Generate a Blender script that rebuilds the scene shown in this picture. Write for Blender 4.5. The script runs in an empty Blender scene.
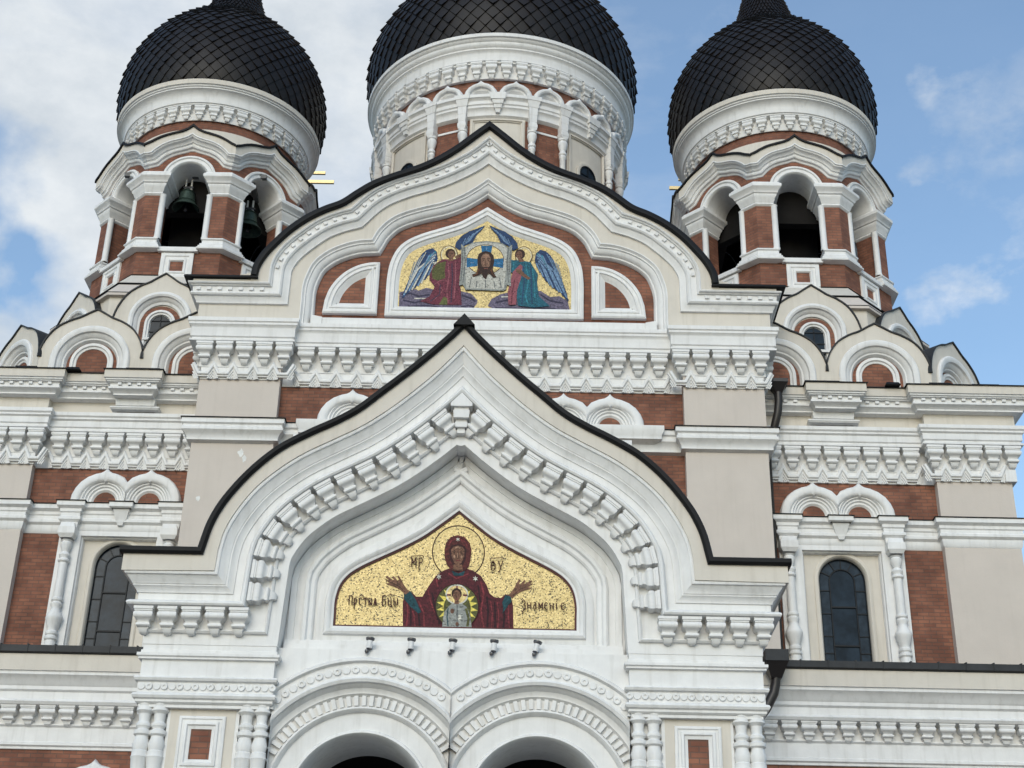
import bpy, bmesh, math, random
from mathutils import Vector, Matrix
from mathutils.geometry import tessellate_polygon
random.seed(7)
R_ = math.radians
C = bpy.context.scene.collection
S = bpy.context.scene
# ------------------------------------------------------------------ camera
RV = Vector((0.99978792, -0.00067522, 0.02058303)); UV = Vector((-0.01859585, -0.45907226, 0.88820429)); FV = Vector((-0.00884936, 0.88839867, 0.45898746))
cd = bpy.data.cameras.new('camera'); cam = bpy.data.objects.new('camera', cd); C.objects.link(cam)
M3 = Matrix((RV, UV, -FV)).transposed()
cam.matrix_world = Matrix.Translation((1.168, -35.0, 1.6)) @ M3.to_4x4()
cd.sensor_width = 36; cd.lens = 1488.556*36/1024; cd.clip_end = 4000; cd.clip_start = 0.2
S.camera = cam
# ------------------------------------------------------------------ world
SUN_EL, SUN_AZ = 27, 192      # azimuth: compass from +Y clockwise
w = bpy.data.worlds.new('World'); S.world = w; w.use_nodes = True
nt = w.node_tree; nt.nodes.clear()
def N(t, **k):
    n = nt.nodes.new(t)
    for a, b in k.items(): setattr(n, a, b)
    return n
def L(a, b): nt.links.new(a, b)
out = N('ShaderNodeOutputWorld'); bg = N('ShaderNodeBackground'); bg.inputs[1].default_value = 0.13; L(bg.outputs[0], out.inputs[0])
sky = N('ShaderNodeTexSky', sky_type='NISHITA', sun_disc=False); sky.sun_elevation = R_(SUN_EL); sky.sun_rotation = R_(SUN_AZ); sky.air_density = 1.3; sky.dust_density = 1.2; sky.ozone_density = 1.5
tc = N('ShaderNodeTexCoord')
nz = N('ShaderNodeVectorMath', operation='NORMALIZE'); L(tc.outputs['Generated'], nz.inputs[0])
def noise(scale, detail, rough, dist=0.0):
    m = N('ShaderNodeMapping'); m.inputs['Scale'].default_value = (1, 1, 1.6); L(nz.outputs[0], m.inputs[0])
    n = N('ShaderNodeTexNoise'); n.inputs['Scale'].default_value = scale; n.inputs['Detail'].default_value = detail
    n.inputs['Roughness'].default_value = rough; n.inputs['Distortion'].default_value = dist; L(m.outputs[0], n.inputs['Vector']); return n.outputs[0]
def math_(op, a, b=None, clamp=False):
    n = N('ShaderNodeMath', operation=op, use_clamp=clamp)
    for i, v in enumerate((a, b)):
        if v is None: continue
        if isinstance(v, (int, float)): n.inputs[i].default_value = v
        else: L(v, n.inputs[i])
    return n.outputs[0]
def blob(px, py, rad, soft):
    d = (FV*1488.556 + RV*(px-512) + UV*(384-py)).normalized()
    n = N('ShaderNodeVectorMath', operation='DISTANCE'); L(warp, n.inputs[0]); n.inputs[1].default_value = d
    m = N('ShaderNodeMapRange', interpolation_type='SMOOTHSTEP'); L(n.outputs['Value'], m.inputs[0])
    m.inputs[1].default_value = rad+soft; m.inputs[2].default_value = max(rad-soft, 0); m.inputs[3].default_value = 0; m.inputs[4].default_value = 1
    return m.outputs[0]
wn = N('ShaderNodeTexNoise'); wn.inputs['Scale'].default_value = 16; wn.inputs['Detail'].default_value = 6; L(nz.outputs[0], wn.inputs['Vector'])
wa = N('ShaderNodeVectorMath', operation='MULTIPLY_ADD'); L(wn.outputs['Color'], wa.inputs[0]); wa.inputs[1].default_value = (.12, .12, .12); wa.inputs[2].default_value = (-.06, -.06, -.06)
wb = N('ShaderNodeVectorMath', operation='ADD'); L(wa.outputs[0], wb.inputs[0]); L(nz.outputs[0], wb.inputs[1]); warp = wb.outputs[0]
n1 = noise(5.5, 8, .6, .3); n2 = noise(14, 6, .6); n3 = noise(30, 5, .6)
# one broad bank of cloud towards the north (picture left), a thinner veil and one bright puff to the right
bank = blob(150, 130, .25, .10); puff = blob(955, 312, .004, .028); wisp = math_('MAXIMUM', math_('MULTIPLY', math_('MAXIMUM', blob(948, 95, .0, .045), blob(925, 195, .0, .04)), .8), math_('MAXIMUM', blob(985, 260, .0, .055), math_('MULTIPLY', blob(1000, 120, .0, .07), .6))); gap = blob(-10, 170, .0, .06); gap2 = blob(10, 265, .0, .045)
f = math_('ADD', math_('MULTIPLY', math_('SUBTRACT', n1, .50), 1.3), math_('MULTIPLY', bank, .95))
f = math_('SUBTRACT', f, math_('MULTIPLY', math_('ADD', gap, gap2), 1.15))
f = math_('ADD', f, math_('MULTIPLY', puff, math_('MULTIPLY', n3, 1.3)))
f = math_('ADD', f, math_('MULTIPLY', wisp, math_('MULTIPLY', math_('SUBTRACT', n3, .34), 2.1)), True)
f = math_('MAXIMUM', f, .06)
cr = N('ShaderNodeValToRGB'); cr.color_ramp.elements[0].position = .3; cr.color_ramp.elements[1].position = .75
cr.color_ramp.elements[0].color = (5.2, 5.7, 6.2, 1); cr.color_ramp.elements[1].color = (7.4, 7.7, 7.9, 1); L(n2, cr.inputs[0])
mx0 = N('ShaderNodeMixRGB'); L(puff, mx0.inputs[0]); L(cr.outputs[0], mx0.inputs[1]); mx0.inputs[2].default_value = (7.8, 8.0, 8.2, 1)
tint = N('ShaderNodeMixRGB', blend_type='MULTIPLY'); tint.inputs[0].default_value = 1; L(sky.outputs[0], tint.inputs[1]); tint.inputs[2].default_value = (1.42, 1.58, 1.68, 1)
mx = N('ShaderNodeMixRGB'); L(f, mx.inputs[0]); L(tint.outputs[0], mx.inputs[1]); L(mx0.outputs[0], mx.inputs[2]); L(mx.outputs[0], bg.inputs[0])
# ------------------------------------------------------------------ sun (thin overcast)
sd = bpy.data.lights.new('sun', 'SUN'); sd.energy = 0.9; sd.angle = R_(35); sd.color = (1, .975, .94)
so = bpy.data.objects.new('sun', sd); C.objects.link(so)
az = R_(SUN_AZ); el = R_(SUN_EL)
sv = Vector((math.sin(az)*math.cos(el), math.cos(az)*math.cos(el), math.sin(el)))
so.rotation_euler = sv.to_track_quat('Z', 'Y').to_euler()
S.view_settings.view_transform = 'Standard'; S.view_settings.look = 'None'; S.view_settings.exposure = -0.1; S.view_settings.gamma = 1; S.view_settings.use_curve_mapping = False
# ------------------------------------------------------------------ materials
def mat(name, col, rough=.7, metal=0, var=.08, vs=3.0, bump=.15, bs=40, spec=.3, streak=0.0):
    m = bpy.data.materials.new(name); m.use_nodes = True; t = m.node_tree; b = t.nodes['Principled BSDF']
    b.inputs['Roughness'].default_value = rough; b.inputs['Metallic'].default_value = metal; b.inputs['Specular IOR Level'].default_value = spec
    co = t.nodes.new('ShaderNodeTexCoord'); n = t.nodes.new('ShaderNodeTexNoise'); n.inputs['Scale'].default_value = vs; n.inputs['Detail'].default_value = 7; n.inputs['Roughness'].default_value = .65
    t.links.new(co.outputs['Object'], n.inputs['Vector'])
    r = t.nodes.new('ShaderNodeValToRGB'); r.color_ramp.elements[0].position = .3; r.color_ramp.elements[1].position = .7
    r.color_ramp.elements[0].color = tuple(c*(1-var) for c in col)+(1,); r.color_ramp.elements[1].color = tuple(min(1, c*(1+var*.5)) for c in col)+(1,)
    t.links.new(n.outputs[0], r.inputs[0]); src = r.outputs[0]
    if streak:   # rain streaks: noise stretched down the wall
        mp = t.nodes.new('ShaderNodeMapping'); mp.inputs['Scale'].default_value = (5, 5, .35); t.links.new(co.outputs['Object'], mp.inputs[0])
        n_ = t.nodes.new('ShaderNodeTexNoise'); n_.inputs['Scale'].default_value = 1.6; n_.inputs['Detail'].default_value = 6; t.links.new(mp.outputs[0], n_.inputs['Vector'])
        rr = t.nodes.new('ShaderNodeValToRGB'); rr.color_ramp.elements[0].position = .52; rr.color_ramp.elements[1].position = .75; rr.color_ramp.elements[0].color = (0, 0, 0, 1); rr.color_ramp.elements[1].color = (streak, streak, streak, 1)
        t.links.new(n_.outputs[0], rr.inputs[0])
        mm = t.nodes.new('ShaderNodeMixRGB'); t.links.new(rr.outputs[0], mm.inputs[0]); t.links.new(src, mm.inputs[1]); mm.inputs[2].default_value = (col[0]*.45, col[1]*.43, col[2]*.38, 1); src = mm.outputs[0]
    t.links.new(src, b.inputs['Base Color'])
    if bump:
        n2 = t.nodes.new('ShaderNodeTexNoise'); n2.inputs['Scale'].default_value = bs; n2.inputs['Detail'].default_value = 5; t.links.new(co.outputs['Object'], n2.inputs['Vector'])
        bp = t.nodes.new('ShaderNodeBump'); bp.inputs['Strength'].default_value = bump; bp.inputs['Distance'].default_value = .01; t.links.new(n2.outputs[0], bp.inputs['Height']); t.links.new(bp.outputs[0], b.inputs['Normal'])
    return m
def brickmat():
    m = bpy.data.materials.new('red_brick'); m.use_nodes = True; t = m.node_tree; b = t.nodes['Principled BSDF']; b.inputs['Roughness'].default_value = .8; b.inputs['Specular IOR Level'].default_value = .2
    uv = t.nodes.new('ShaderNodeUVMap'); br = t.nodes.new('ShaderNodeTexBrick'); t.links.new(uv.outputs[0], br.inputs['Vector'])
    br.inputs['Scale'].default_value = 1; br.inputs['Brick Width'].default_value = .29; br.inputs['Row Height'].default_value = .098; br.inputs['Mortar Size'].default_value = .012; br.inputs['Mortar Smooth'].default_value = .3; br.inputs['Bias'].default_value = -.1
    br.inputs['Color1'].default_value = (.27, .122, .08, 1); br.inputs['Color2'].default_value = (.185, .08, .056, 1); br.inputs['Mortar'].default_value = (.155, .095, .074, 1)
    co = t.nodes.new('ShaderNodeTexCoord'); n = t.nodes.new('ShaderNodeTexNoise'); n.inputs['Scale'].default_value = 2.2; n.inputs['Detail'].default_value = 8; t.links.new(co.outputs['Object'], n.inputs['Vector'])
    r = t.nodes.new('ShaderNodeValToRGB'); r.color_ramp.elements[0].position = .35; r.color_ramp.elements[1].position = .7; r.color_ramp.elements[0].color = (.72, .7, .7, 1); r.color_ramp.elements[1].color = (1.2, 1.15, 1.1, 1); t.links.new(n.outputs[0], r.inputs[0])
    mm = t.nodes.new('ShaderNodeMixRGB'); mm.blend_type = 'MULTIPLY'; mm.inputs[0].default_value = 1; t.links.new(br.outputs[0], mm.inputs[1]); t.links.new(r.outputs[0], mm.inputs[2]); t.links.new(mm.outputs[0], b.inputs['Base Color'])
    bp = t.nodes.new('ShaderNodeBump'); bp.inputs['Strength'].default_value = .6; bp.inputs['Distance'].default_value = .01; bp.invert = True; t.links.new(br.outputs['Fac'], bp.inputs['Height']); t.links.new(bp.outputs[0], b.inputs['Normal'])
    return m
def mosaicmat(name, c1, c2, scale=16, metal=0, rough=.45, dark=.25):
    m = bpy.data.materials.new(name); m.use_nodes = True; t = m.node_tree; b = t.nodes['Principled BSDF']; b.inputs['Roughness'].default_value = rough; b.inputs['Metallic'].default_value = metal
    co = t.nodes.new('ShaderNodeTexCoord'); v = t.nodes.new('ShaderNodeTexVoronoi'); v.inputs['Scale'].default_value = scale; t.links.new(co.outputs['Object'], v.inputs['Vector'])
    sp = t.nodes.new('ShaderNodeSeparateColor'); t.links.new(v.outputs['Color'], sp.inputs[0])
    r = t.nodes.new('ShaderNodeValToRGB'); cr_ = r.color_ramp; cr_.interpolation = 'CONSTANT'
    cr_.elements[0].position = 0; cr_.elements[0].color = tuple(x*dark for x in c1)+(1,)
    cr_.elements[1].position = .13; cr_.elements[1].color = tuple(c2)+(1,)
    for p, c in ((.4, [(a+b_)/2 for a, b_ in zip(c1, c2)]), (.62, c1), (.88, [min(1, x*1.25) for x in c1])):
        e = cr_.elements.new(p); e.color = tuple(c)+(1,)
    t.links.new(sp.outputs[0], r.inputs[0]); t.links.new(r.outputs[0], b.inputs['Base Color'])
    bp = t.nodes.new('ShaderNodeBump'); bp.inputs['Strength'].default_value = .3; bp.inputs['Distance'].default_value = .01; t.links.new(sp.outputs[1], bp.inputs['Height']); t.links.new(bp.outputs[0], b.inputs['Normal'])
    return m
WH = mat('white_paint', (.745, .740, .728), .55, var=.09, vs=2.2, bump=.15, bs=25, streak=.26)
CR = mat('cream_paint', (.625, .58, .51), .65, var=.07, vs=1.7, bump=.15, bs=25, streak=.2)
BG = mat('greige_plaster', (.575, .515, .46), .75, var=.05, vs=1.4, bump=.25, bs=30, streak=.07)
BR = brickmat()
RF = mat('black_sheet_roof', (.010, .010, .011), .6, .0, var=.35, vs=3, bump=.1, bs=8, spec=.2)
RG = mat('grey_sheet_roof', (.028, .03, .033), .55, .0, var=.35, vs=3, bump=.1, bs=8, spec=.3)
DT = mat('dome_scale_metal', (.0085, .006, .0055), .5, .0, var=.5, vs=2.5, bump=.25, bs=14, spec=.3)
DK = mat('interior_shade_black', (.010, .009, .009), .9, var=.3, bump=0)  # near-black colour stands in for the shade inside belfries and porch
BZ = mat('green_bronze', (.055, .085, .07), .5, .5, var=.4, vs=9)
GD = mat('gilding', (.42, .33, .17), .3, .8, var=.1)
PV = mat('granite_setts', (.24, .225, .21), .85, var=.3, vs=1.2, bump=.5, bs=9)
WD = mat('oak_door', (.09, .045, .022), .55, var=.4, vs=5)
LD = mat('lead_came', (.01, .011, .013), .5, .3)
GL = mat('window_glass', (.016, .026, .038), .14, 0, var=.7, vs=2.6, bump=.2, bs=5, spec=.13)
GL2 = mat('border_glass', (.024, .036, .05), .16, 0, var=.6, vs=5, bump=.25, bs=9, spec=.15)
LM = mat('lamp_enamel', (.7, .7, .7), .35); LG = mat('lamp_lens', (.06, .06, .07), .2, spec=.8)
# ------------------------------------------------------------------ mesh builder
class MB:
    def __init__(s, xf=None): s.v = []; s.f = []; s.m = []; s.mats = []; s.xf = xf
    def mi(s, m):
        if m not in s.mats: s.mats.append(m)
        return s.mats.index(m)
    def add(s, vs, fs, m, xf=None):
        b = len(s.v)
        for p in vs:
            p = tuple(p)
            if xf: p = xf(p)
            if s.xf: p = s.xf(p)
            s.v.append(p)
        k = s.mi(m)
        for f in fs: s.f.append(tuple(b+i for i in f)); s.m.append(k)
    def box(s, x0, x1, y0, y1, z0, z1, m, xf=None):
        s.frus(x0, x1, y0, y1, z0, x0, x1, y0, y1, z1, m, xf)
    def frus(s, a0, a1, b0, b1, z0, c0, c1, d0, d1, z1, m, xf=None):
        s.add([(a0, b0, z0), (a1, b0, z0), (a1, b1, z0), (a0, b1, z0), (c0, d0, z1), (c1, d0, z1), (c1, d1, z1), (c0, d1, z1)],
              [(3, 2, 1, 0), (4, 5, 6, 7), (0, 1, 5, 4), (1, 2, 6, 5), (2, 3, 7, 6), (3, 0, 4, 7)], m, xf)
    def lathe(s, prof, cx, cy, m, n=16, a0=0, a1=2*math.pi, xf=None, ms=None):
        full = abs(a1-a0-2*math.pi) < 1e-6; k = n if full else n+1
        vs = []
        for i in range(k):
            a = a0+(a1-a0)*i/n
            for r, z in prof: vs.append((cx+r*math.sin(a), cy-r*math.cos(a), z))
        P = len(prof)
        for j in range(P-1):
            fs = []
            for i in range(n):
                i2 = (i+1) % k if full else i+1
                fs.append((i*P+j, i2*P+j, i2*P+j+1, i*P+j+1))
            mm = ms[j] if ms else m
            s.add_shared(vs, fs, mm, j == 0, xf)
    def add_shared(s, vs, fs, m, first, xf):
        if first: s.sb = len(s.v); s.add(vs, [], m, xf)
        k = s.mi(m)
        for f in fs: s.f.append(tuple(s.sb+i for i in f)); s.m.append(k)
    def sweep(s, path, prof, mp, m, closed=False, cap=True, ms=None, xf=None, pclosed=False):
        """path: 2D points; prof: (offset to the right of travel, third coord); mp(a,b,c)->xyz"""
        n = len(path); vs = []; raw = []
        for i in range(n):
            p = Vector(path[i])
            a = Vector(path[i-1]) if (i > 0 or closed) else None; b = Vector(path[(i+1) % n]) if (i < n-1 or closed) else None
            d1 = (p-a).normalized() if a is not None else None; d2 = (b-p).normalized() if b is not None else None
            if d1 is None: d1 = d2
            if d2 is None: d2 = d1
            n1 = Vector((d1.y, -d1.x)); n2 = Vector((d2.y, -d2.x)); q = n1+n2
            if q.length < 1e-4: q = n1.copy()
            q.normalize(); sc = 1/max(.38, q.dot(n1))
            for o, c in prof:
                w_ = p+q*o*sc; raw.append((w_.x, w_.y)); vs.append(mp(w_.x, w_.y, c))
        P = len(prof)
        if n % 2 and n > 4 and all(abs(path[i][0]+path[n-1-i][0]-2*path[n//2][0]) < 1e-5 and abs(path[i][1]-path[n-1-i][1]) < 1e-5 for i in range(n//2)):
            h = n//2; xm = path[h][0]   # symmetric path with a pointed top: trim the two sides where they cross
            for i in range(n):
                for j in range(P):
                    w_ = raw[i*P+j]
                    if (i < h and w_[0] > xm) or (i > h and w_[0] < xm): vs[i*P+j] = vs[h*P+j]
        K = n if closed else n-1; PP = P if pclosed else P-1
        for j in range(PP):
            fs = [(i*P+j, i*P+(j+1) % P, ((i+1) % n)*P+(j+1) % P, ((i+1) % n)*P+j) for i in range(K)]
            s.add_shared(vs, fs, ms[j] if ms else m, j == 0, xf)
        if cap and not closed and P > 2:
            k = s.mi(m)
            for e in (0, n-1):
                tri = tessellate_polygon([[Vector((o, c, 0)) for o, c in prof]])
                for t in tri: s.f.append(tuple(s.sb+e*P+i for i in t)); s.m.append(k)
    def hor(s, path, prof, m, **k): s.sweep(path, prof, lambda a, b, c: (a, b, c), m, **k)
    def ver(s, path, prof, Y, m, **k): s.sweep(path, prof, lambda a, b, c: (a, Y-c, b), m, **k)
    def plate(s, outline, y0, y1, m, holes=(), xf=None, back=False, sidem=None):
        """flat piece in the xz plane, front at y0, edges back to y1"""
        loops = [outline]+list(holes); flat = [p for l in loops for p in l]
        tri = tessellate_polygon([[Vector((a, b, 0)) for a, b in l] for l in loops])
        s.add([(a, y0, b) for a, b in flat], [tuple(t) for t in tri], m, xf)
        if back: s.add([(a, y1, b) for a, b in flat], [tuple(t) for t in tri], m, xf)
        if y1 != y0:
            for l in loops:
                n = len(l); s.add([(a, y0, b) for a, b in l]+[(a, y1, b) for a, b in l], [(i, (i+1) % n, n+(i+1) % n, n+i) for i in range(n)], sidem or m, xf)
    def build(s, name, parent=None, sharp=34, **props):
        me = bpy.data.meshes.new(name); me.from_pydata(s.v, [], s.f)
        for m in s.mats: me.materials.append(m)
        for p, k in zip(me.polygons, s.m): p.material_index = k
        me.validate(); me.update()
        bm = bmesh.new(); bm.from_mesh(me)
        bmesh.ops.remove_doubles(bm, verts=bm.verts, dist=1e-5); bmesh.ops.recalc_face_normals(bm, faces=bm.faces); bm.to_mesh(me); bm.free()
        uv = me.uv_layers.new(name='UVMap'); vv = me.vertices
        for p in me.polygons:
            nn = p.normal; h = Vector((nn.x, nn.y))
            if abs(nn.z) > .8 or h.length < 1e-3:
                for li in p.loop_indices: q = vv[me.loops[li].vertex_index].co; uv.data[li].uv = (q.x, q.y)
            else:
                h.normalize(); tx, ty = -h.y, h.x
                c = p.center; base = 0
                for li in p.loop_indices: q = vv[me.loops[li].vertex_index].co; uv.data[li].uv = (q.x*tx+q.y*ty, q.z)
        me.shade_smooth(); me.set_sharp_from_angle(angle=R_(sharp))
        o = bpy.data.objects.new(name, me); C.objects.link(o)
        if parent: o.parent = parent
        for a, b in props.items(): o[a] = b
        return o
def empty(name, loc, parent=None, **props):
    o = bpy.data.objects.new(name, None); C.objects.link(o); o.location = loc; o.empty_display_size = .3
    if parent: o.parent = parent
    for a, b in props.items(): o[a] = b
    return o
def inst(src, name, parent, mw):
    o = src.copy(); o.name = name; C.objects.link(o); o.parent = parent; o.matrix_local = mw; return o
def cat(pts, n=6):
    """smooth Catmull-Rom through pts"""
    P = [2*Vector(pts[0])-Vector(pts[1])]+[Vector(p) for p in pts]+[2*Vector(pts[-1])-Vector(pts[-2])]; o = []
    for i in range(1, len(P)-2):
        for k in range(n):
            t = k/n; a, b, c, d = P[i-1:i+3]
            o.append(tuple(.5*((2*b)+(c-a)*t+(2*a-5*b+4*c-d)*t*t+(3*b-a-3*c+d)*t**3)))
    o.append(tuple(P[-2])); return o
def mirror(half):   # half runs from the left end to the apex at x=0
    return list(half)+[(-x, z) for x, z in reversed(half[:-1])]
def arc(cx, cz, r, a0, a1, n, ry=None):
    return [(cx+r*math.cos(R_(a0+(a1-a0)*i/n)), cz+(ry or r)*math.sin(R_(a0+(a1-a0)*i/n))) for i in range(n+1)]
def mx_(x0, s): return lambda p: (x0+s*p[0], p[1], p[2])
def along(path, step, start=0.0):
    """points and directions at even spacing along a 2D path"""
    res = []; d = start
    acc = 0
    for a, b in zip(path[:-1], path[1:]):
        a = Vector(a); b = Vector(b); l = (b-a).length
        while d <= acc+l:
            t = (d-acc)/l if l else 0; res.append((a.lerp(b, t), (b-a).normalized())); d += step
        acc += l
    return res
def plen(path): return sum((Vector(b)-Vector(a)).length for a, b in zip(path[:-1], path[1:]))
# ------------------------------------------------------------------ ground
g = MB(); g.add([(-900, -900, 0), (900, -900, 0), (900, 900, 0), (-900, 900, 0)], [(0, 1, 2, 3)], PV); g.build('ground', kind='structure')
ROOT = empty('cathedral', (0, 0, 0), label='white and red brick Orthodox cathedral with black onion domes and gold mosaics', category='cathedral')
# a carved corbel: hangs down from z=0, stands out towards -y, width w, depth d, height h
def corbel_mb(w, d, h, mb=None, xf=None):
    b = mb or MB()
    lv = [(0, 1, 1), (-.11, 1, 1), (-.12, .92, .94), (-.17, .92, .94), (-.18, .86, .86), (-.215, .93, .92), (-.26, .97, .97), (-.32, .98, .99), (-.375, .96, .97), (-.42, .90, .90), (-.44, .82, .82), (-.48, .66, .70), (-.56, .56, .60),
          (-.585, .56, .60), (-.60, .66, .65), (-.64, .71, .70), (-.69, .70, .70), (-.73, .64, .62), (-.74, .50, .46), (-.80, .50, .46), (-.82, .42, .44), (-.90, .41, .41), (-.96, .34, .30), (-1, .16, .10)]
    vs = []
    for z, a, c in lv: vs += [(-w*a/2, 0, z*h), (-w*a/2, -d*c, z*h), (w*a/2, -d*c, z*h), (w*a/2, 0, z*h)]
    fs = [(0, 1, 2, 3)]
    for i in range(len(lv)-1): fs += [(i*4+k, i*4+4+k, i*4+5+k, i*4+1+k) for k in range(3)]
    fs.append(tuple(len(lv)*4-4+k for k in range(4)))
    b.add(vs, fs, WH, xf); return b
# zig-zag frieze hung along a run x0..x1 on plane y; peaks half way between corbels
def zigzag(b, x0, n, pitch, y, zt, zb, xf=None):
    h = zt-zb+.16; sl = .58*h/(.29*pitch)
    pts = [(x0-pitch/2, zb+h*.88)]
    for i in range(n):
        c = x0+i*pitch; pts += [(c-pitch*.21, zb+h*.30), (c+pitch*.21, zb+h*.30), (c+pitch/2, zb+h*.88)]
    b.ver(pts, [(-.03, 0), (-.03, .10), (-.01, .12), (.04, .12), (.06, .10), (.06, .075), (.10, .07), (.10, 0)], y, WH, xf=xf)
    for i in range(n+1):
        e = x0-pitch/2+i*pitch
        for hh, dd in ((.58, .062), (.42, .045), (.25, .028)):
            w_ = hh*h/sl; q = [(e-w_, zb), (e, zb+h*hh), (e+w_, zb)]
            if i == 0: q = q[1:]
            if i == n: q = q[:2]
            b.ver(q, [(0, 0), (0, dd), (.035, dd), (.035, 0)], y, WH, xf=xf, cap=False)
# ================================================================== MAIN BLOCK
PX, CXB = 7.56, 5.40          # outer edge of the corner pilasters, inner edge
YP, YW0 = .40, .66            # pilaster face, brick face
b = MB()
b.box(-CXB, CXB, YW0, 12, 0, 21.2, BR); b.build('brick_wall', ROOT)
for s in (-1, 1):
    b = MB(); x0, x1 = sorted((s*CXB, s*PX)); b.box(x0, x1, YP, 12, 0, 21.2, BG); b.build('corner_pilaster', ROOT)
pathM = [(-PX, 9), (-PX, YP), (-CXB, YP), (-CXB, YW0), (CXB, YW0), (CXB, YP), (PX, YP), (PX, 9)]
# ledge over the pilasters with its black flashing
b = MB()
b.hor(pathM, [(0, 18.64), (.27, 18.60), (.27, 18.47), (.22, 18.43), (.22, 18.38), (.25, 18.35), (.25, 18.28), (.17, 18.2), (.12, 18.1), (.12, 18.03), (0, 17.98)], WH)
b.hor(pathM, [(0, 18.665), (.30, 18.625), (.30, 18.60), (0, 18.642)], RF, pclosed=True)
ledge = b.build('ledge_moulding', ROOT)
# main cornice
CP = [(0, 21.60), (.42, 21.56), (.42, 21.45), (.39, 21.42), (.39, 21.36), (.34, 21.31), (.33, 21.27), (.33, 21.02), (.29, 20.99), (.29, 20.96), (.34, 20.94), (.34, 20.88), (.27, 20.85), (.05, 20.84), (.05, 20.22), (.0, 20.2)]
b = MB(); b.hor(pathM, CP, WH)
for s in (-1, 1): b.box(*sorted((s*(CXB+.1), s*(PX+.02))), YP-.03, YP+.02, 19.86, 20.24, WH)
b.box(-CXB+.02, CXB-.02, YW0-.03, YW0+.02, 19.80, 20.24, WH)
for s in (-1, 1): b.box(*sorted((s*PX, s*(PX+.03))), YP-.03, 8.9, 19.86, 20.24, WH)
zigzag(b, -7.50+.03, 5, .535, YP-.03, 20.20, 19.86); zigzag(b, 7.50-.03-4*.535, 5, .535, YP-.03, 20.20, 19.86)
zigzag(b, -4.77, 18, .5612, YW0-.03, 20.16, 19.80)
side = lambda s: (lambda p: (s*(PX+.03)+s*(-p[1]), .9+p[0], p[2]))
for s in (-1, 1): zigzag(b, 0, 12, .535, 0, 20.20, 19.86, xf=side(s))
cornice = b.build('main_cornice', ROOT)
cb = corbel_mb(.46, .30, .60); proto = cb.build('corbel', cornice)
first = True
def put(parent, x, y, z, rz=0, sc=1.0, mtx=None):
    global first
    mw = mtx or (Matrix.Translation((x, y, z)) @ Matrix.Rotation(rz, 4, 'Z') @ Matrix.Scale(sc, 4))
    if first: first = False; proto.parent = parent; proto.matrix_local = mw; return
    inst(proto, 'corbel', parent, mw)
for i in range(5):
    for s in (-1, 1): put(cornice, s*(7.47-.535*i), YP-.04, 20.86)
for i in range(18):
    x = -4.77+.5612*i
    if abs(x) > 1.3: put(cornice, x, YW0-.04, 20.86)
# rest of the corbels: out of sight behind the porch gable, or round the sides
b = MB()
for i in range(18):
    x = -4.77+.5612*i
    if abs(x) <= 1.3: corbel_mb(.46, .30, .60, b, lambda p, x=x: (x+p[0], YW0-.04+p[1], 20.86+p[2]))
for s in (-1, 1):
    for i in range(12): corbel_mb(.46, .30, .60, b, lambda p, s=s, i=i: (s*(PX+.04)-s*p[1], .9+.535*i+p[0], 20.86+p[2]))
b.build('corbel_row', ROOT, kind='stuff')
# --- upper wall below and behind the ogee gable
Bo = cat([(-5.94, 22.74), (-5.92, 23.28), (-5.78, 23.68), (-5.53, 24.05), (-5.14, 24.45), (-4.72, 24.80), (-4.25, 25.04), (-3.84, 25.18)], 5)+cat([(-3.84, 25.18), (-3.43, 25.66), (-3.02, 25.98), (-2.45, 26.27), (-1.88, 26.48), (-1.31, 26.74), (-.73, 27.09), (-.36, 27.39), (0, 27.76)], 5)[1:]
Roof = [(-8.22, 22.86), (-6.42, 22.86)]+cat([(-6.42, 22.86), (-6.38, 23.18), (-6.2, 23.59), (-5.9, 24.02), (-5.53, 24.46), (-5.07, 24.86), (-4.59, 25.16), (-4.13, 25.38), (-3.72, 25.72), (-3.29, 26.04), (-2.73, 26.32), (-2.02, 26.62), (-1.45, 26.95), (-.96, 27.33), (-.46, 27.80), (0, 28.22)], 5)[1:]
RoofF, BoF = mirror(Roof), mirror(Bo)
# roof: a curved sheet-metal vault with a rolled edge
b = MB()
b.ver([q for q in RoofF if abs(q[0]) < 6.43], [(0, 0), (.0, .1), (.06, .14), (.16, .14), (.19, .08), (.19, -9), (0, -9)], 0.0, RF, pclosed=True)
for s in (-1, 1): b.ver([(s*8.24, 22.84), (s*6.22, 22.84)][::(1 if s < 0 else -1)], [(0, 0), (.0, .1), (.06, .11), (.06, -8), (0, -8)], 0.0, RF, pclosed=True)
b.build('roof', ROOT)
# cream fascia between roof edge and moulding
b = MB()
inn = [(-7.98, 22.66)]+[(-5.94, 22.66)]+Bo+[(-x, z) for x, z in reversed(Bo[:-1])]+[(5.94, 22.66), (7.98, 22.66)]
outl = [(x*(1 if abs(x) < 8.1 else .972), z-.1) for x, z in RoofF]
b.plate(outl+[(8.0, 22.66)]+list(reversed(inn[1:-1]))+[(-8.0, 22.66)], 0.0, .9, CR)
b.build('fascia', ROOT)
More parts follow.
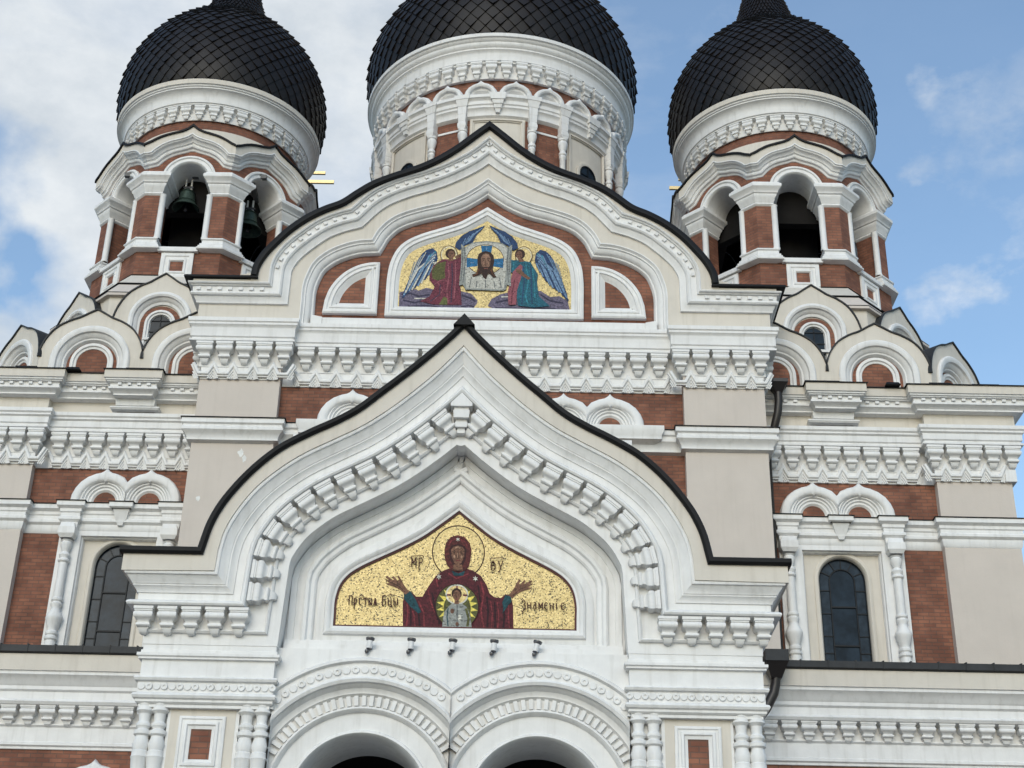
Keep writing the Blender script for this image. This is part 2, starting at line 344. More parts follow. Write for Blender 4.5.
# gable field behind: cream wall
C0 = [(-5.04, 21.5)]+cat([(-5.04, 22.2), (-5.04, 22.74), (-4.96, 23.15), (-4.79, 23.57), (-4.47, 23.90), (-4.06, 24.14), (-3.6, 24.29), (-3.22, 24.33)], 4)+cat([(-3.22, 24.33), (-3.05, 24.68), (-2.76, 25.02), (-2.4, 25.25), (-1.84, 25.46), (-1.27, 25.63), (-.77, 25.87), (-.34, 26.18), (0, 26.47)], 5)[1:]
C0F = mirror(C0)
b = MB()
big = [(-7.82, 21.56), (-7.82, 22.78)]+[(x*.985, z-.3) for x, z in RoofF if abs(x) < 6.2]+[(7.82, 22.78), (7.82, 21.56)]
b.plate(big+C0F[::-1], .30, 1.2, CR); b.box(-7.82, -7.4, .9, 9, 21.2, 22.8, CR); b.box(7.4, 7.82, .9, 9, 21.2, 22.8, CR)
b.build('gable_wall', ROOT)
# rake cornice with dentils
BP = [(0, .0), (0, .30), (.03, .32), (.06, .30), (.06, .26), (.1, .24), (.11, .19), (.27, .18), (.28, .22), (.33, .23), (.37, .20), (.39, .14), (.44, .12), (.50, .08), (.56, .07), (.57, 0)]
b = MB()
b.ver([(-6.9, 22.70)]+[(-5.94, 22.70)]+BoF[1:-1]+[(5.94, 22.70), (6.9, 22.70)], BP, .30, WH, cap=False)
HP = [(c, 22.70-o) for o, c in BP]
for s in (-1, 1):
    pth = [(-7.82, 8), (-7.82, .30), (-6.9, .30)]
    if s == 1: pth = [(-x, y) for x, y in pth][::-1]
    b.hor(pth, HP, WH, cap=False)
off = []
for P_, T_ in along(BoF[4:-4], .30, .1):
    nrm = Vector((T_.y, -T_.x)); q = P_+nrm*.185; a = math.atan2(T_.y, T_.x)
    b.box(-.05, .05, .30-.235, .30-.15, -.045, .045, WH, xf=lambda p, q=q, a=a: (q.x+p[0]*math.cos(a)-p[2]*math.sin(a), p[1], q.y+p[0]*math.sin(a)+p[2]*math.cos(a)))
for s in (-1, 1):
    for i in range(7):
        x = s*(6.1+.29*i); b.box(x-.055, x+.055, .065, .15, 22.47, 22.56, WH)
b.build('rake_cornice', ROOT)
# inner ogee moulding and brick field
b = MB()
CPf = [(0, -.04), (0, .03), (.03, .03), (.05, -.0), (.08, -.03), (.11, -.03), (.13, -.07), (.2, -.09), (.26, -.14), (.28, -.19), (.32, -.2), (.36, -.26), (.36, -.33)]
b.ver(C0F, CPf, .30, WH, cap=False); b.build('ogee_moulding', ROOT)
b = MB(); b.plate([(-4.9, 21.6)]+[(x*.96, z-.12) for x, z in C0F[1:-1]]+[(4.9, 21.6)], .62, 1.1, BR); b.build('brick_field', ROOT)
b = MB(); b.hor([(-4.72, .3), (-4.72, .64), (4.72, .64), (4.72, .3)], [(0, 21.86), (.3, 21.80), (.3, 21.55), (0, 21.5)], WH); b.build('sill_band', ROOT)
# ------------------------------------------------------------------ upper mosaic frame, niches
D0 = [(-2.74, 22.05), (-2.74, 22.6), (-2.74, 23.2), (-2.68, 23.75), (-2.5, 24.22), (-2.22, 24.52), (-1.82, 24.74), (-1.32, 24.93), (-.82, 25.13), (-.40, 25.40), (0, 25.68)]
D0 = [(x, z-.06) for x, z in D0]
D0F = mirror([D0[0]]+cat(D0[1:], 4))
def inset(F, n):
    o = []
    for i, p in enumerate(F):
        a, c = Vector(F[i-1]), Vector(F[(i+1) % len(F)]); p = Vector(p); d1 = (p-a).normalized(); d2 = (c-p).normalized()
        q = Vector((d1.y, -d1.x))+Vector((d2.y, -d2.x)); q.normalize(); o.append(tuple(p+q*n/max(.4, q.dot(Vector((d1.y, -d1.x))))))
    return o
FR = [(o*1.12, c) for o, c in [(0, -.02), (0, .10), (.04, .13), (.09, .13), (.11, .10), (.15, .09), (.16, .115), (.2, .12), (.22, .08), (.26, .06), (.30, .02), (.36, -.02)]]
UM = empty('mosaic', (0, .6, 21.99), ROOT, label='upper mosaic of a bearded face on a white cloth held by two kneeling angels')
def at0(b, name, parent, off, **k):   # build with origin at the parent's place
    b.v = [(x-off[0], y-off[1], z-off[2]) for x, y, z in b.v]; return b.build(name, parent, **k)
b = MB(); b.ver(D0F, FR, .60, WH, closed=True); at0(b, 'frame', UM, (0, .6, 21.99))
for s in (-1, 1):
    n0 = [(-4.46, 22.04), (-4.42, 22.45), (-4.32, 22.8), (-4.14, 23.12), (-3.88, 23.4), (-3.55, 23.6), (-3.22, 23.69), (-2.96, 23.70), (-2.96, 22.04)]
    n0 = n0[:1]+cat(n0[1:8], 3)+n0[8:]
    if s == 1: n0 = [(-x, z) for x, z in n0][::-1]
    b = MB(); b.ver(n0, [(q[0]*.95, q[1]) for q in FR], .60, WH, closed=True); b.build('niche_frame', ROOT)
# flashing strips: thin black lines on the roof ledges at the gable feet
# ------------------------------------------------------------------ double keel arches over windows (also on the wings)
def keel(b, cx, z0, y, lo=-9e9, hi=9e9, R=.90, H=.86, apex=.93):
    cl = lambda p: (min(max(p[0], lo), hi), p[1], p[2])
    half = [(-R, 0), (-R*.98, H*.2), (-R*.9, H*.42), (-R*.76, H*.63), (-R*.56, H*.8), (-R*.33, H*.91), (-R*.17, H*.95), (-R*.09, H*1.0), (-R*.045, H*1.05), (0, H*1.11)]
    ph = [(cx+a, z0+c) for a, c in mirror(half)]
    b.ver(ph, [(0, 0), (0, .16), (.03, .22), (.09, .25), (.2, .25), (.25, .22), (.28, .16)], y, WH, xf=cl)
    b.ver([(cx+a, z0+c) for a, c in arc(0, 0, R-.27, 180, 0, 20, ry=H-.22)], [(0, .12), (0, .18), (.05, .19), (.09, .14), (.12, .14), (.15, .09), (.19, .09), (.22, .05), (.27, .05), (.31, .01), (.34, -.02)], y, WH, xf=cl)
    for s in (-1, 1): b.box(cx+s*(R-.22)-.2, cx+s*(R-.22)+.2, y-.20, y, z0-.06, z0+.03, WH, xf=cl)
for s in (-1, 1):
    for c, lo, hi in ((3.44, 2.82, 9), (2.20, -9, 2.82)):
        if s < 0: lo, hi = -hi, -lo
        b = MB(); keel(b, s*c, 18.74, YW0, lo, hi); b.build('keel_arch', ROOT)
    # the ledge steps forward under them
    b = MB()
    b.hor([(s*2.82-1.75, YW0), (s*2.82-1.75, YW0-.16), (s*2.82+1.75, YW0-.16), (s*2.82+1.75, YW0)], [(0, 18.69), (.27, 18.66), (.27, 18.52), (.2, 18.4), (.2, 18.3), (0, 18.2)], WH); b.build('ledge_bracket', ROOT)

# ================================================================== WINGS
def WX(s, x): return s*x if s > 0 else -(x-(.10+.035*(x-9.0) if x > 7.7 else 0))
def wmap(s): return lambda p: (WX(s, p[0]), p[1], p[2])
def windowpart(s):
    f = wmap(s)
    W = empty('window', (0, 0, 0), ROOT)
    b = MB(f)   # white surround with a splayed inner edge
    b.plate([(7.86, 12.2), (7.86, 15.9), (11.1, 15.9), (11.1, 12.2), (10.55, 12.2), (10.55, 15.74), (8.42, 15.74), (8.42, 12.2)], 1.40, 1.55, WH)
    b.ver([(8.42, 12.2), (8.42, 15.74), (10.55, 15.74), (10.55, 12.2)], [(0, .2), (.03, .2), (.04, .12), (.07, .1), (.09, .02), (.09, -.05)], 1.60, WH, cap=False)
    b.build('surround', W)
    op = [(8.87, 12.2)]+[(8.87, 14.98)]+arc(9.495, 14.98, .625, 180, 0, 20)[1:]+[(10.12, 12.2)]
    b = MB(f)
    b.plate([(8.45, 12.2), (8.45, 15.73), (10.53, 15.73), (10.53, 12.2)]+[(x*1, z) for x, z in op[::-1]], 1.62, 2.0, CR)
    b.ver(op, [(-.12, 0), (-.12, .03), (-.09, .05), (-.03, .05), (0, .02), (.02, -.05), (.02, -.3)], 1.62, CR, cap=False); b.build('reveal', W)
    b = MB(f); b.plate(op, 1.77, 1.80, GL); b.build('glass', W)
    b = MB(f)
    # lighter border panes: arch band, sides
    il = [(9.17, 12.2), (9.17, 14.9)]+arc(9.495, 14.98, .32, 165, 15, 12)+[(9.82, 14.9), (9.82, 12.2)]
    b.ver([(9.03, 12.2), (9.03, 14.98)]+arc(9.495, 14.98, .46, 170, 10, 14)+[(9.955, 14.98), (9.955, 12.2)], [(-.10, .012), (.11, .012)], 1.77, GL2, cap=False)
    b.build('border_glass', W)
    b = MB(f); bar = [(-.012, .0), (-.012, .03), (.012, .03), (.012, 0)]
    b.ver([(9.17, 12.2), (9.17, 14.98)]+arc(9.495, 14.98, .325, 180, 0, 14)[1:]+[(9.82, 12.2)], bar, 1.765, LD)
    for z in (12.35, 13.05, 13.5, 14.1, 14.72):
        for a, c in (((8.9, z), (9.17, z)), ((9.82, z), (10.09, z))): b.ver([a, c], bar, 1.765, LD)
    for z in (13.25, 14.28): b.ver([(9.17, z), (9.82, z)], [(-.02, 0), (-.02, .035), (.02, .035), (.02, 0)], 1.765, LD)
    for a in (25, 60, 90, 120, 155): b.ver([(9.495+.33*math.cos(R_(a)), 14.98+.33*math.sin(R_(a))), (9.495+.59*math.cos(R_(a)), 14.98+.59*math.sin(R_(a)))], bar, 1.765, LD)
    b.ver(op, [(0, 0), (0, .04), (.035, .04), (.035, 0)], 1.765, LD)
    b.build('leading', W)
CPR = [(.13, 15.98), (.16, 15.96), (.24, 15.80), (.24, 15.68), (.17, 15.62), (.2, 15.60), (.2, 15.52), (.15, 15.48), (.19, 15.44), (.19, 15.38), (.16, 15.30), (.11, 15.20), (.17, 15.16), (.19, 15.11), (.17, 15.06), (.15, 15.02), (.19, 14.98), (.19, 14.94), (.14, 14.90),
       (.15, 13.96), (.19, 13.93), (.19, 13.88), (.15, 13.84), (.19, 13.80), (.19, 13.76), (.15, 13.70), (.16, 13.62), (.27, 13.46), (.28, 13.40), (.26, 13.35), (.24, 13.28), (.17, 13.14), (.16, 13.08), (.20, 13.05), (.20, 12.99), (.16, 12.95), (.21, 12.92), (.21, 12.86), (.17, 12.82), (.19, 12.6), (.19, 12.2)]
def column(s, x):
    b = MB(wmap(s)); b.lathe([(r*.80, z) for r, z in CPR if z < 15.6], x, 1.30, WH, 20)
    for z0, z1, w0, w1 in ((15.98, 15.84, .19, .25), (15.84, 15.66, .27, .27), (15.66, 15.56, .27, .2)):
        w0 *= .85; w1 *= .85; b.frus(x-w1, x+w1, 1.30-w1, 1.5, z1, x-w0, x+w0, 1.30-w0, 1.5, z0, WH)
    b.build('column', ROOT)
BAY, PIL = 1.53, 1.28
def wing(s):
    f = wmap(s)
    b = MB(f); b.plate([(7.3, 0), (7.3, 20.0), (12.14, 20.0), (12.14, 0)], BAY, BAY+.6, BR, holes=[[(8.5, 12.0), (10.48, 12.0), (10.48, 15.7), (8.5, 15.7)]]); b.box(7.3, 12.14, BAY+.6, 12, 0, 20.0, BR); b.build('brick_wall', ROOT)
    b = MB(f); b.box(12.14, 14.13, PIL, 12, 0, 20.0, BG); b.build('corner_pilaster', ROOT)
    P = [(7.45, BAY), (12.14, BAY), (12.14, PIL), (14.13, PIL), (14.13, 12)]
    Pb = [(7.45, BAY), (9.40, BAY), (9.40, PIL-.03), (9.66, PIL-.03), (9.66, BAY), (12.14, BAY), (12.14, PIL), (14.13, PIL), (14.13, 12)]
    pr = [(0, 20.24), (.68, 20.20), (.68, 19.97), (.64, 19.96), (.64, 19.92), (.60, 19.90), (.60, 19.88), (.52, 19.87), (.52, 19.77), (.55, 19.76), (.55, 19.70), (.47, 19.66), (.42, 19.60), (.42, 19.56), (.30, 19.54), (-.26, 19.535)]
    b = MB(f)
    b.hor(Pb, pr, WH, ms=[WH, CR]+[WH]*13)
    b.hor(P, [(.30, 19.56), (.22, 19.55), (.22, 19.20), (0, 19.19)], CR)
    for x0, x1, y in ((7.5, 8.75, BAY-.52), (8.92, 10.2, PIL-.55), (10.25, 11.6, BAY-.52), (11.7, 14.6, PIL-.52)):
        n = int((x1-x0)/.27)
        for i in range(n): x = x0+.12+i*.27; b.box(x, x+.1, y-.06, y+.02, 19.79, 19.86, WH)
    b.frus(8.96, 10.04, PIL-.22, 1.4, 19.36, 8.94, 10.06, PIL-.25, 1.4, 19.56, WH)
    b.hor([(8.96, 1.5), (8.96, 1.2), (10.04, 1.2), (10.04, 1.5)], [(0, 19.36), (.14, 19.34), (.16, 19.3), (.12, 19.25), (0, 19.23)], WH)
    b.build('parapet', ROOT)
    b = MB(f)
    b.hor(Pb, [(0, 20.265), (.72, 20.225), (.72, 20.20), (0, 20.242)], RF, pclosed=True); b.build('flashing', ROOT)
    cp = [(0, 19.21), (.42, 19.16), (.42, 19.06), (.38, 19.02), (.38, 18.97), (.33, 18.93), (.33, 18.76), (.29, 18.73), (.29, 18.70), (.34, 18.68), (.34, 18.62), (.27, 18.59), (.05, 18.58), (.05, 18.0), (.03, 17.98), (.03, 17.66), (0, 17.66)]
    b = MB(f); b.hor(P, cp, WH)
    zigzag(b, 7.84, 8, .527, BAY-.03, 18.02, 17.66); zigzag(b, 12.09+.24-.22, 4, .527, PIL-.03, 18.02, 17.66)
    b.hor([(13.95, PIL-.03), (14.16, PIL-.03), (14.16, 2)], [(0, 17.66), (.08, 17.66), (.08, 18.0), (0, 18.0)], WH)
    cor = b.build('cornice', ROOT)
    for i in range(8): put(cor, WX(s, 7.84+.527*i), BAY-.04, 18.60, sc=.97)
    for i in range(5): put(cor, WX(s, 12.11+.515*i), PIL-.04, 18.60, sc=.97)
    # string ledge with the window cornice breaking forward over the columns
    Pl = [(7.45, BAY), (7.90, BAY), (7.90, 1.28), (8.26, 1.28), (8.26, BAY-.1), (9.36, BAY-.1), (9.36, 1.30), (9.60, 1.30), (9.60, BAY-.1), (10.66, BAY-.1), (10.66, 1.28), (11.02, 1.28), (11.02, BAY), (12.14, BAY), (12.14, PIL), (14.13, PIL), (14.13, 12)]
    Pm = [(7.45, BAY), (7.90, BAY), (7.90, 1.28), (8.26, 1.28), (8.26, BAY-.1), (10.66, BAY-.1), (10.66, 1.28), (11.02, 1.28), (11.02, BAY), (12.14, BAY), (12.14, PIL), (14.13, PIL), (14.13, 12)]
    b = MB(f)
    b.hor(Pl, [(0, 16.60), (.20, 16.56), (.20, 16.44), (.15, 16.41)], WH)
    b.hor(Pm, [(.15, 16.41), (.11, 16.38), (.11, 16.30), (.08, 16.27), (.08, 16.18), (.12, 16.15), (.12, 16.08), (.05, 16.02), (.05, 15.96), (.03, 15.84), (0, 15.80)], WH)
    b.frus(9.36, 9.61, 1.32, 1.5, 16.08, 9.26, 9.71, 1.2, 1.5, 16.41, WH); b.frus(9.42, 9.55, 1.3, 1.5, 15.98, 9.38, 9.59, 1.27, 1.5, 16.08, WH)
    b.build('string_ledge', ROOT)
    b = MB(f); b.hor(Pl, [(0, 16.625), (.23, 16.585), (.23, 16.565), (0, 16.602)], RF, pclosed=True); b.build('flashing', ROOT)
    for c, lo, hi in ((8.85, 0, 9.46), (10.07, 9.46, 20)):
        b = MB(f); keel(b, c, 16.68, BAY, lo, hi); b.build('keel_arch', ROOT)
    b = MB(f); b.box(7.9, 11.05, 1.42, 1.56, 16.5, 16.66, CR); b.build('keel_base', ROOT)
    windowpart(s); column(s, 8.08); column(s, 10.84)
for s in (-1, 1): wing(s)

# ================================================================== LOWER STOREY
CTL = None
for s in (-1, 1):
    f = mx_(0, s); YL = -2.0
    b = MB(f); b.box(4.6, 15.6, YL+.32, 3, 0, 11.3, BR); b.build('brick_wall', ROOT)
    P = [(4.6, YL+.3), (15.6, YL+.3), (15.6, 3)]
    b = MB(f)
    b.hor(P, [(0, 11.5), (.58, 11.42), (.58, 11.04), (.54, 11.03), (.54, 10.96), (.46, 10.90), (.40, 10.78), (.36, 10.74), (.36, 10.66), (.30, 10.62), (.30, 10.46), (.36, 10.43), (.38, 10.39), (.34, 10.33), (.25, 10.31), (.05, 10.30), (.05, 9.96), (.09, 9.95), (.1, 9.92), (.05, 9.88), (.04, 9.56), (.07, 9.54), (.07, 9.48), (.02, 9.45), (.02, 9.40), (0, 9.39)], WH, ms=[CR, CR]+[WH]*23)
    b.build('lower_cornice', ROOT)
    b = MB(f)
    n = 23
    for i in range(n): corbel_mb(.36, .27, .44, b, lambda p, i=i: (5.45+.44*i+p[0], YL+.26+p[1], 10.33+p[2]))
    b.build('corbel_row', ROOT, kind='stuff')
    b = MB(f)
    b.hor([(4.6, YL+.3), (15.6, YL+.3), (15.6, 3)], [(-3.6, 12.25), (.62, 11.60), (.66, 11.60), (.66, 11.45), (.60, 11.42), (.5, 11.46), (-3.6, 12.15)], RG, pclosed=True)
    for i in range(17): x = 5+i*.62; b.add([(x, YL-.375, 11.44), (x+.025, YL-.375, 11.44), (x+.025, YL-.375, 11.625), (x, YL-.375, 11.625), (x, 1.2, 12.12), (x+.025, 1.2, 12.12), (x, YL-.33, 11.44), (x+.025, YL-.33, 11.44)], [(0, 1, 2, 3), (3, 2, 5, 4), (1, 7, 5, 2), (6, 0, 3, 4)], RG)
    b.build('ledge_roof', ROOT)
    b = MB(f); keel(b, 8.2, 8.22, YL+.3, R=.95, H=.86); b.build('keel_arch', ROOT)
# ================================================================== PORCH
Bp = [(-4.18, 10.5), (-4.16, 10.9)]+cat([(-4.16, 10.9), (-4.08, 11.28), (-3.87, 11.72), (-3.58, 12.13), (-3.19, 12.50), (-2.79, 12.79), (-2.27, 13.08), (-1.75, 13.38), (-1.23, 13.78), (-.71, 14.26), (-.37, 14.62), (0, 15.06)], 5)[1:]
BpF = mirror(Bp)
Ap = [(-5.86, 10.90), (-4.50, 10.90)]+cat([(-4.50, 10.90), (-4.40, 11.35), (-4.25, 11.72), (-4.05, 12.05), (-3.8, 12.38), (-3.52, 12.68), (-3.2, 12.95), (-2.75, 13.22), (-2.3, 13.46), (-1.9, 13.72), (-1.5, 14.08), (-1.07, 14.47), (-.63, 14.90), (-.27, 15.28), (0, 15.60)], 5)[1:]
ApF = mirror(Ap)
def offp(path, n):
    o = []
    for i, p in enumerate(path):
        p = Vector(p); d1 = (p-Vector(path[i-1])).normalized() if i else None; d2 = (Vector(path[i+1])-p).normalized() if i < len(path)-1 else None
        d1 = d1 or d2; d2 = d2 or d1; q = Vector((d1.y, -d1.x))+Vector((d2.y, -d2.x)); q.normalize(); o.append(tuple(p+q*n/max(.38, q.dot(Vector((d1.y, -d1.x))))))
    h = len(path)//2
    return [p for i, p in enumerate(o) if not ((i < h and p[0] > -1e-4) or (i > h and p[0] < 1e-4))]
b = MB()
b.ver(ApF, [(0, 0), (-.01, .06), (.015, .10), (.08, .10), (.115, .05), (.115, -8.9), (0, -10.5)], -10.5, RF, pclosed=True)
b.add([(-.2, -10.66, 15.42), (.2, -10.66, 15.42), (0, -10.66, 15.66), (-.2, -9, 15.42), (.2, -9, 15.42), (0, -9, 15.66)], [(0, 1, 2), (0, 2, 5, 3), (1, 4, 5, 2), (0, 3, 4, 1)], RF)
b.build('porch_roof', ROOT)
b = MB()
o_ = [(max(-5.8, min(5.8, x)), z-.06) for x, z in ApF]
b.plate(o_+[(5.8, 10.48)]+BpF[::-1]+[(-5.8, 10.48)], -10.5, -10.05, CR)
for s in (-1, 1): b.box(*sorted((s*5.25, s*5.8)), -10.05, -2, 10.48, 10.84, CR)
b.plate([(-5.2, 10.4)]+[(x*.985, z-.1) for x, z in ApF[1:-1]]+[(5.2, 10.4)], -9.25, -1.9, CR, back=True)
b.build('porch_fascia', ROOT)
PP = [(0, .0), (0, .42), (.03, .43), (.06, .42), (.06, .39), (.10, .37), (.17, .31), (.20, .30), (.20, .285), (.23, .285), (.24, .27), (.31, .22), (.34, .215), (.34, .19), (.48, .19), (.48, .22), (.50, .30), (.53, .34), (.56, .35), (.59, .33), (.605, .28), (.61, .05), (.95, .04), (.95, .085), (.98, .11), (1.01, .085), (1.02, .035), (1.21, .03)]
b = MB()
b.ver([(-4.9, 10.5)]+BpF+[(4.9, 10.5)], PP+[(1.21, -.80)], -10.05, WH, cap=False)
low = [(-.02, 9.31), (.02, 9.29), (.02, 9.14), (.045, 9.13), (.045, 9.08), (.10, 9.07), (.10, 9.02), (.07, 9.0), (.07, 8.97), (.015, 8.96), (.015, 8.67), (.08, 8.66), (.10, 8.63), (.08, 8.59), (.03, 8.57), (.03, 8.39), (.08, 8.37), (.10, 8.33), (.08, 8.29), (.04, 8.27), (.04, 8.23), (0, 8.2)]
low = [(o, z+(.055 if z < 9.2 else 0)) for o, z in low]
for s in (-1, 1):
    pth = [(-5.32, -2), (-5.32, -10.05), (-4.9, -10.05)]; pl = [(-5.32, -2), (-5.32, -10.05), (-3.06, -10.05), (-3.06, -9.6)]
    if s == 1: pth = [(-x, y) for x, y in pth][::-1]; pl = [(-x, y) for x, y in pl][::-1]
    b.hor(pth, [(c, 10.5-o) for o, c in PP], WH, cap=False); b.hor(pl, low, WH)
arch = b.build('porch_archivolt', ROOT)
# piers, inner walls
b = MB()
for s in (-1, 1):
    x0, x1 = sorted((s*3.07, s*5.30)); b.box(x0, x1, -10.04, -1.7, 8.2, 10.3, WH)
    b.box(x0, x1, -9.85, -1.7, 0, 8.2, WH); b.box(*sorted((s*3.01, s*5.25)), -10.0, -9.84, 8.22, 8.27, WH)
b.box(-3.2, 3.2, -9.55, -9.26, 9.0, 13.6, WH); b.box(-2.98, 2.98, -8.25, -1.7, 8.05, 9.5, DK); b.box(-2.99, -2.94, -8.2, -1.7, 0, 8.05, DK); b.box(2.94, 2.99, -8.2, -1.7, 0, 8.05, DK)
b.box(-3, 3, -3.2, -1.7, 0, 8.1, DK)  # porch ceiling, inner and back walls coloured near-black to paint the shade
b.build('porch_walls', ROOT)
# corbels round the arch
C1 = offp([(-4.9, 10.5)]+BpF+[(4.9, 10.5)], .61); i0 = min(range(len(C1)), key=lambda i: abs(C1[i][0])+(-C1[i][1])*.001 if C1[i][1] > 13 else 9)
rt = C1[i0:-1]; tot = 0; pts = []
# cut the right half where the straight corbels begin
Lr = plen(rt); d0 = .60; last = Lr-.30; nC = 13; pt = (last-d0)/(nC-1)
for P_, T_ in along(rt, pt, d0)[:nC]:
    for s in (-1, 1):
        a = math.atan2(T_.y, T_.x)*s
        m = Matrix.Translation((s*P_.x, -10.09, P_.y)) @ Matrix.Rotation(-a, 4, 'Y') @ Matrix.Diagonal((.72*pt/.41, .88, .80, 1))
        put(arch, 0, 0, 0, mtx=m)
for s in (-1, 1):
    for i in range(5): put(arch, 0, 0, 0, mtx=Matrix.Translation((s*(5.36-.413*i), -10.09, 9.89)) @ Matrix.Diagonal((.74, .88, .76, 1)))
b = MB()
b.add([(-.2, -.30, -.26), (.2, -.30, -.26), (.2, -.3, -.2), (0, -.30, .02), (-.2, -.3, -.2), (-.2, 0, -.26), (.2, 0, -.26), (.2, 0, -.2), (0, 0, .02), (-.2, 0, -.2)], [(0, 1, 2, 3, 4), (0, 5, 6, 1), (4, 3, 8, 9), (3, 2, 7, 8), (0, 4, 9, 5), (1, 6, 7, 2)], WH)
for z0, z1, w_, d_ in ((-.26, -.33, .17, .24), (-.33, -.48, .185, .27), (-.48, -.54, .13, .18), (-.54, -.64, .14, .2), (-.64, -.74, .09, .14)): b.frus(-w_*.76, w_*.76, -d_, 0, z1, -w_*.82, w_*.82, -d_, 0, z0, WH)
k = b.build('keystone', arch); k.location = (0, -10.08, C1[i0][1]-.0)
# recessed field round the mosaic
I = offp(BpF, 1.21); 
Il = [(-2.97, 9.3), (-2.97, 10.7)]
for q in I[:len(I)//2+1]:
    if q[1] > Il[-1][1]+.03 and q[0] > Il[-1][0]-1e-6 and q[0] < -.02: Il.append(q)
Il = cat(Il[1:]+[(0, I[len(I)//2][1])], 2); Il = [(-2.97, 9.3)]+Il; I = mirror(Il)
b = MB(); b.ver(I, [(.012, .02), (.012, .06), (.12, .06), (.13, .02), (.16, .02)], -9.55, WH, cap=False)
b.ver([(-2.97, 9.5)]+I[1:-1]+[(2.97, 9.5)], [(.10, .0), (.10, .04), (.24, .05), (.25, .11), (.29, .14), (.34, .13), (.37, .08), (.43, .07), (.46, .04), (.46, 0)], -9.55, WH)
b.box(-2.97, 2.97, -9.78, -9.2, 9.30, 9.44, WH); b.box(-2.97, 2.97, -9.72, -9.2, 9.44, 9.52, WH); b.box(-2.97, 2.97, -9.67, -9.2, 9.52, 9.55, WH)
b.build('recess_moulding', ROOT)
Mh = [(x*.99, z-.145) for x, z in [(-2.18, 9.97), (-2.18, 10.2)]+cat([(-2.18, 10.2), (-2.18, 10.45), (-2.12, 10.72), (-1.99, 10.92), (-1.80, 11.07), (-1.53, 11.22), (-1.04, 11.47), (-.65, 11.70), (-.34, 11.94), (0, 12.22)], 4)[1:]]
MF = mirror(Mh)
LMo = empty('mosaic', (0, -9.55, 9.825), ROOT, label='lower mosaic of a woman in a dark red robe with open hands on gold')
b = MB(); b.ver(MF, [(-.30, -.02), (-.30, .04), (-.27, .06), (-.17, .07), (-.15, .12), (-.11, .145), (-.07, .13), (-.04, .09), (0, .08), (0, -.02)], -9.55, WH, closed=True); at0(b, 'frame', LMo, (0, -9.55, 9.825))
# ------------------------------------------------------------------ twin arches
AZ, AR = 6.75, 2.42
af = []
for s in (-1, 1):
    lo, hi = (-3.05, 0) if s < 0 else (0, 3.05)
    cl = lambda p, lo=lo, hi=hi: (min(max(p[0], lo), hi), p[1], p[2])
    b = MB()
    prA = [(0, -.02), (0, .05), (.03, .09), (.07, .09), (.09, .05), (.10, .025), (.33, .025), (.34, .06), (.38, .085), (.43, .06), (.44, 0), (.47, -.03), (.50, -.09), (.56, -.12), (.59, -.12), (.63, -.19), (.80, -.19), (.81, -.13), (.85, -.11), (.89, -.15), (.91, -.21), (1.19, -.23), (1.21, -.19), (1.25, -.18), (1.29, -.24), (1.29, -1.7)]
    b.ver(arc(s*1.5, AZ, AR, 180, 0, 72), prA, -9.9, WH, xf=cl, cap=False)
    n = 41
    for i in range(n+1):
        a = 180-(i+.5)*180/n; cx, cz = s*1.5+1.705*math.cos(R_(a)), AZ+1.705*math.sin(R_(a))
        if lo+.04 < cx < hi-.04: b.box(-.035, .035, -9.79, -9.68, -.09, .085, WH, xf=lambda p, a=a, cx=cx, cz=cz: (cx+p[0]*math.sin(R_(a))+p[2]*math.cos(R_(a)), p[1], cz-p[0]*math.cos(R_(a))+p[2]*math.sin(R_(a))))
    for i in range(60):
        a = 90+s*0+(i-30)*4.15; r = AR-.215; cx, cz = s*1.5+r*math.cos(R_(a)), AZ+r*math.sin(R_(a))
        if lo+.06 < cx < hi-.05:
            b.lathe([(0, -.012), (.022, -.012), (.028, -.032), (.062, -.032), (.07, -.02), (.073, 0)] if i % 2 else [(0, -.024), (.062, -.024), (.07, -.018), (.073, 0)], 0, 0, WH, 12, xf=lambda p, cx=cx, cz=cz: (cx+p[0], -9.925+p[2], cz+p[1]))
    b.build('twin_arch', ROOT)
b = MB()
ol = [(-2.97, 9.32), (2.97, 9.32), (2.97, AZ)]
ar = arc(1.5, AZ, AR-.06, 0, 180, 50); ar = [p for p in ar if -.0 <= p[0] <= 3.08]; v = math.sqrt((AR-.06)**2-2.25)
sp = [(3.08, AZ+math.sqrt((AR-.06)**2-1.58**2))]+ar+[(0, AZ+v)]; sp = sp+[(-x, z) for x, z in reversed(sp[:-1])]
b.plate([(-3.08, 9.32), (3.08, 9.32)]+sp, -9.9, -9.3, WH)
b.box(-.28, .28, -9.8, -8.3, 4.6, AZ+.05, WH)
for s in (-1, 1): b.box(*sorted((s*2.7, s*2.98)), -9.8, -8.3, 0, AZ+.05, WH)
b.build('arch_wall', ROOT)
b = MB(); b.lathe([(.2, 4.7), (.42, 4.6), (.42, 4.3), (.3, 4.2), (.3, 3.4), (.42, 3.2), (.5, 2.9), (.42, 2.6), (.3, 2.4), (.3, 1.0), (.42, .8), (.42, .3), (.5, .3), (.5, 0)], 0, -9.2, WH, 20); b.build('arch_column', ROOT)
b = MB()
for s in (-1, 1):
    x0, x1 = sorted((s*.35, s*2.4)); b.box(x0, x1, -3.35, -3.2, 0, 5.2, WD)
b.build('door', ROOT)
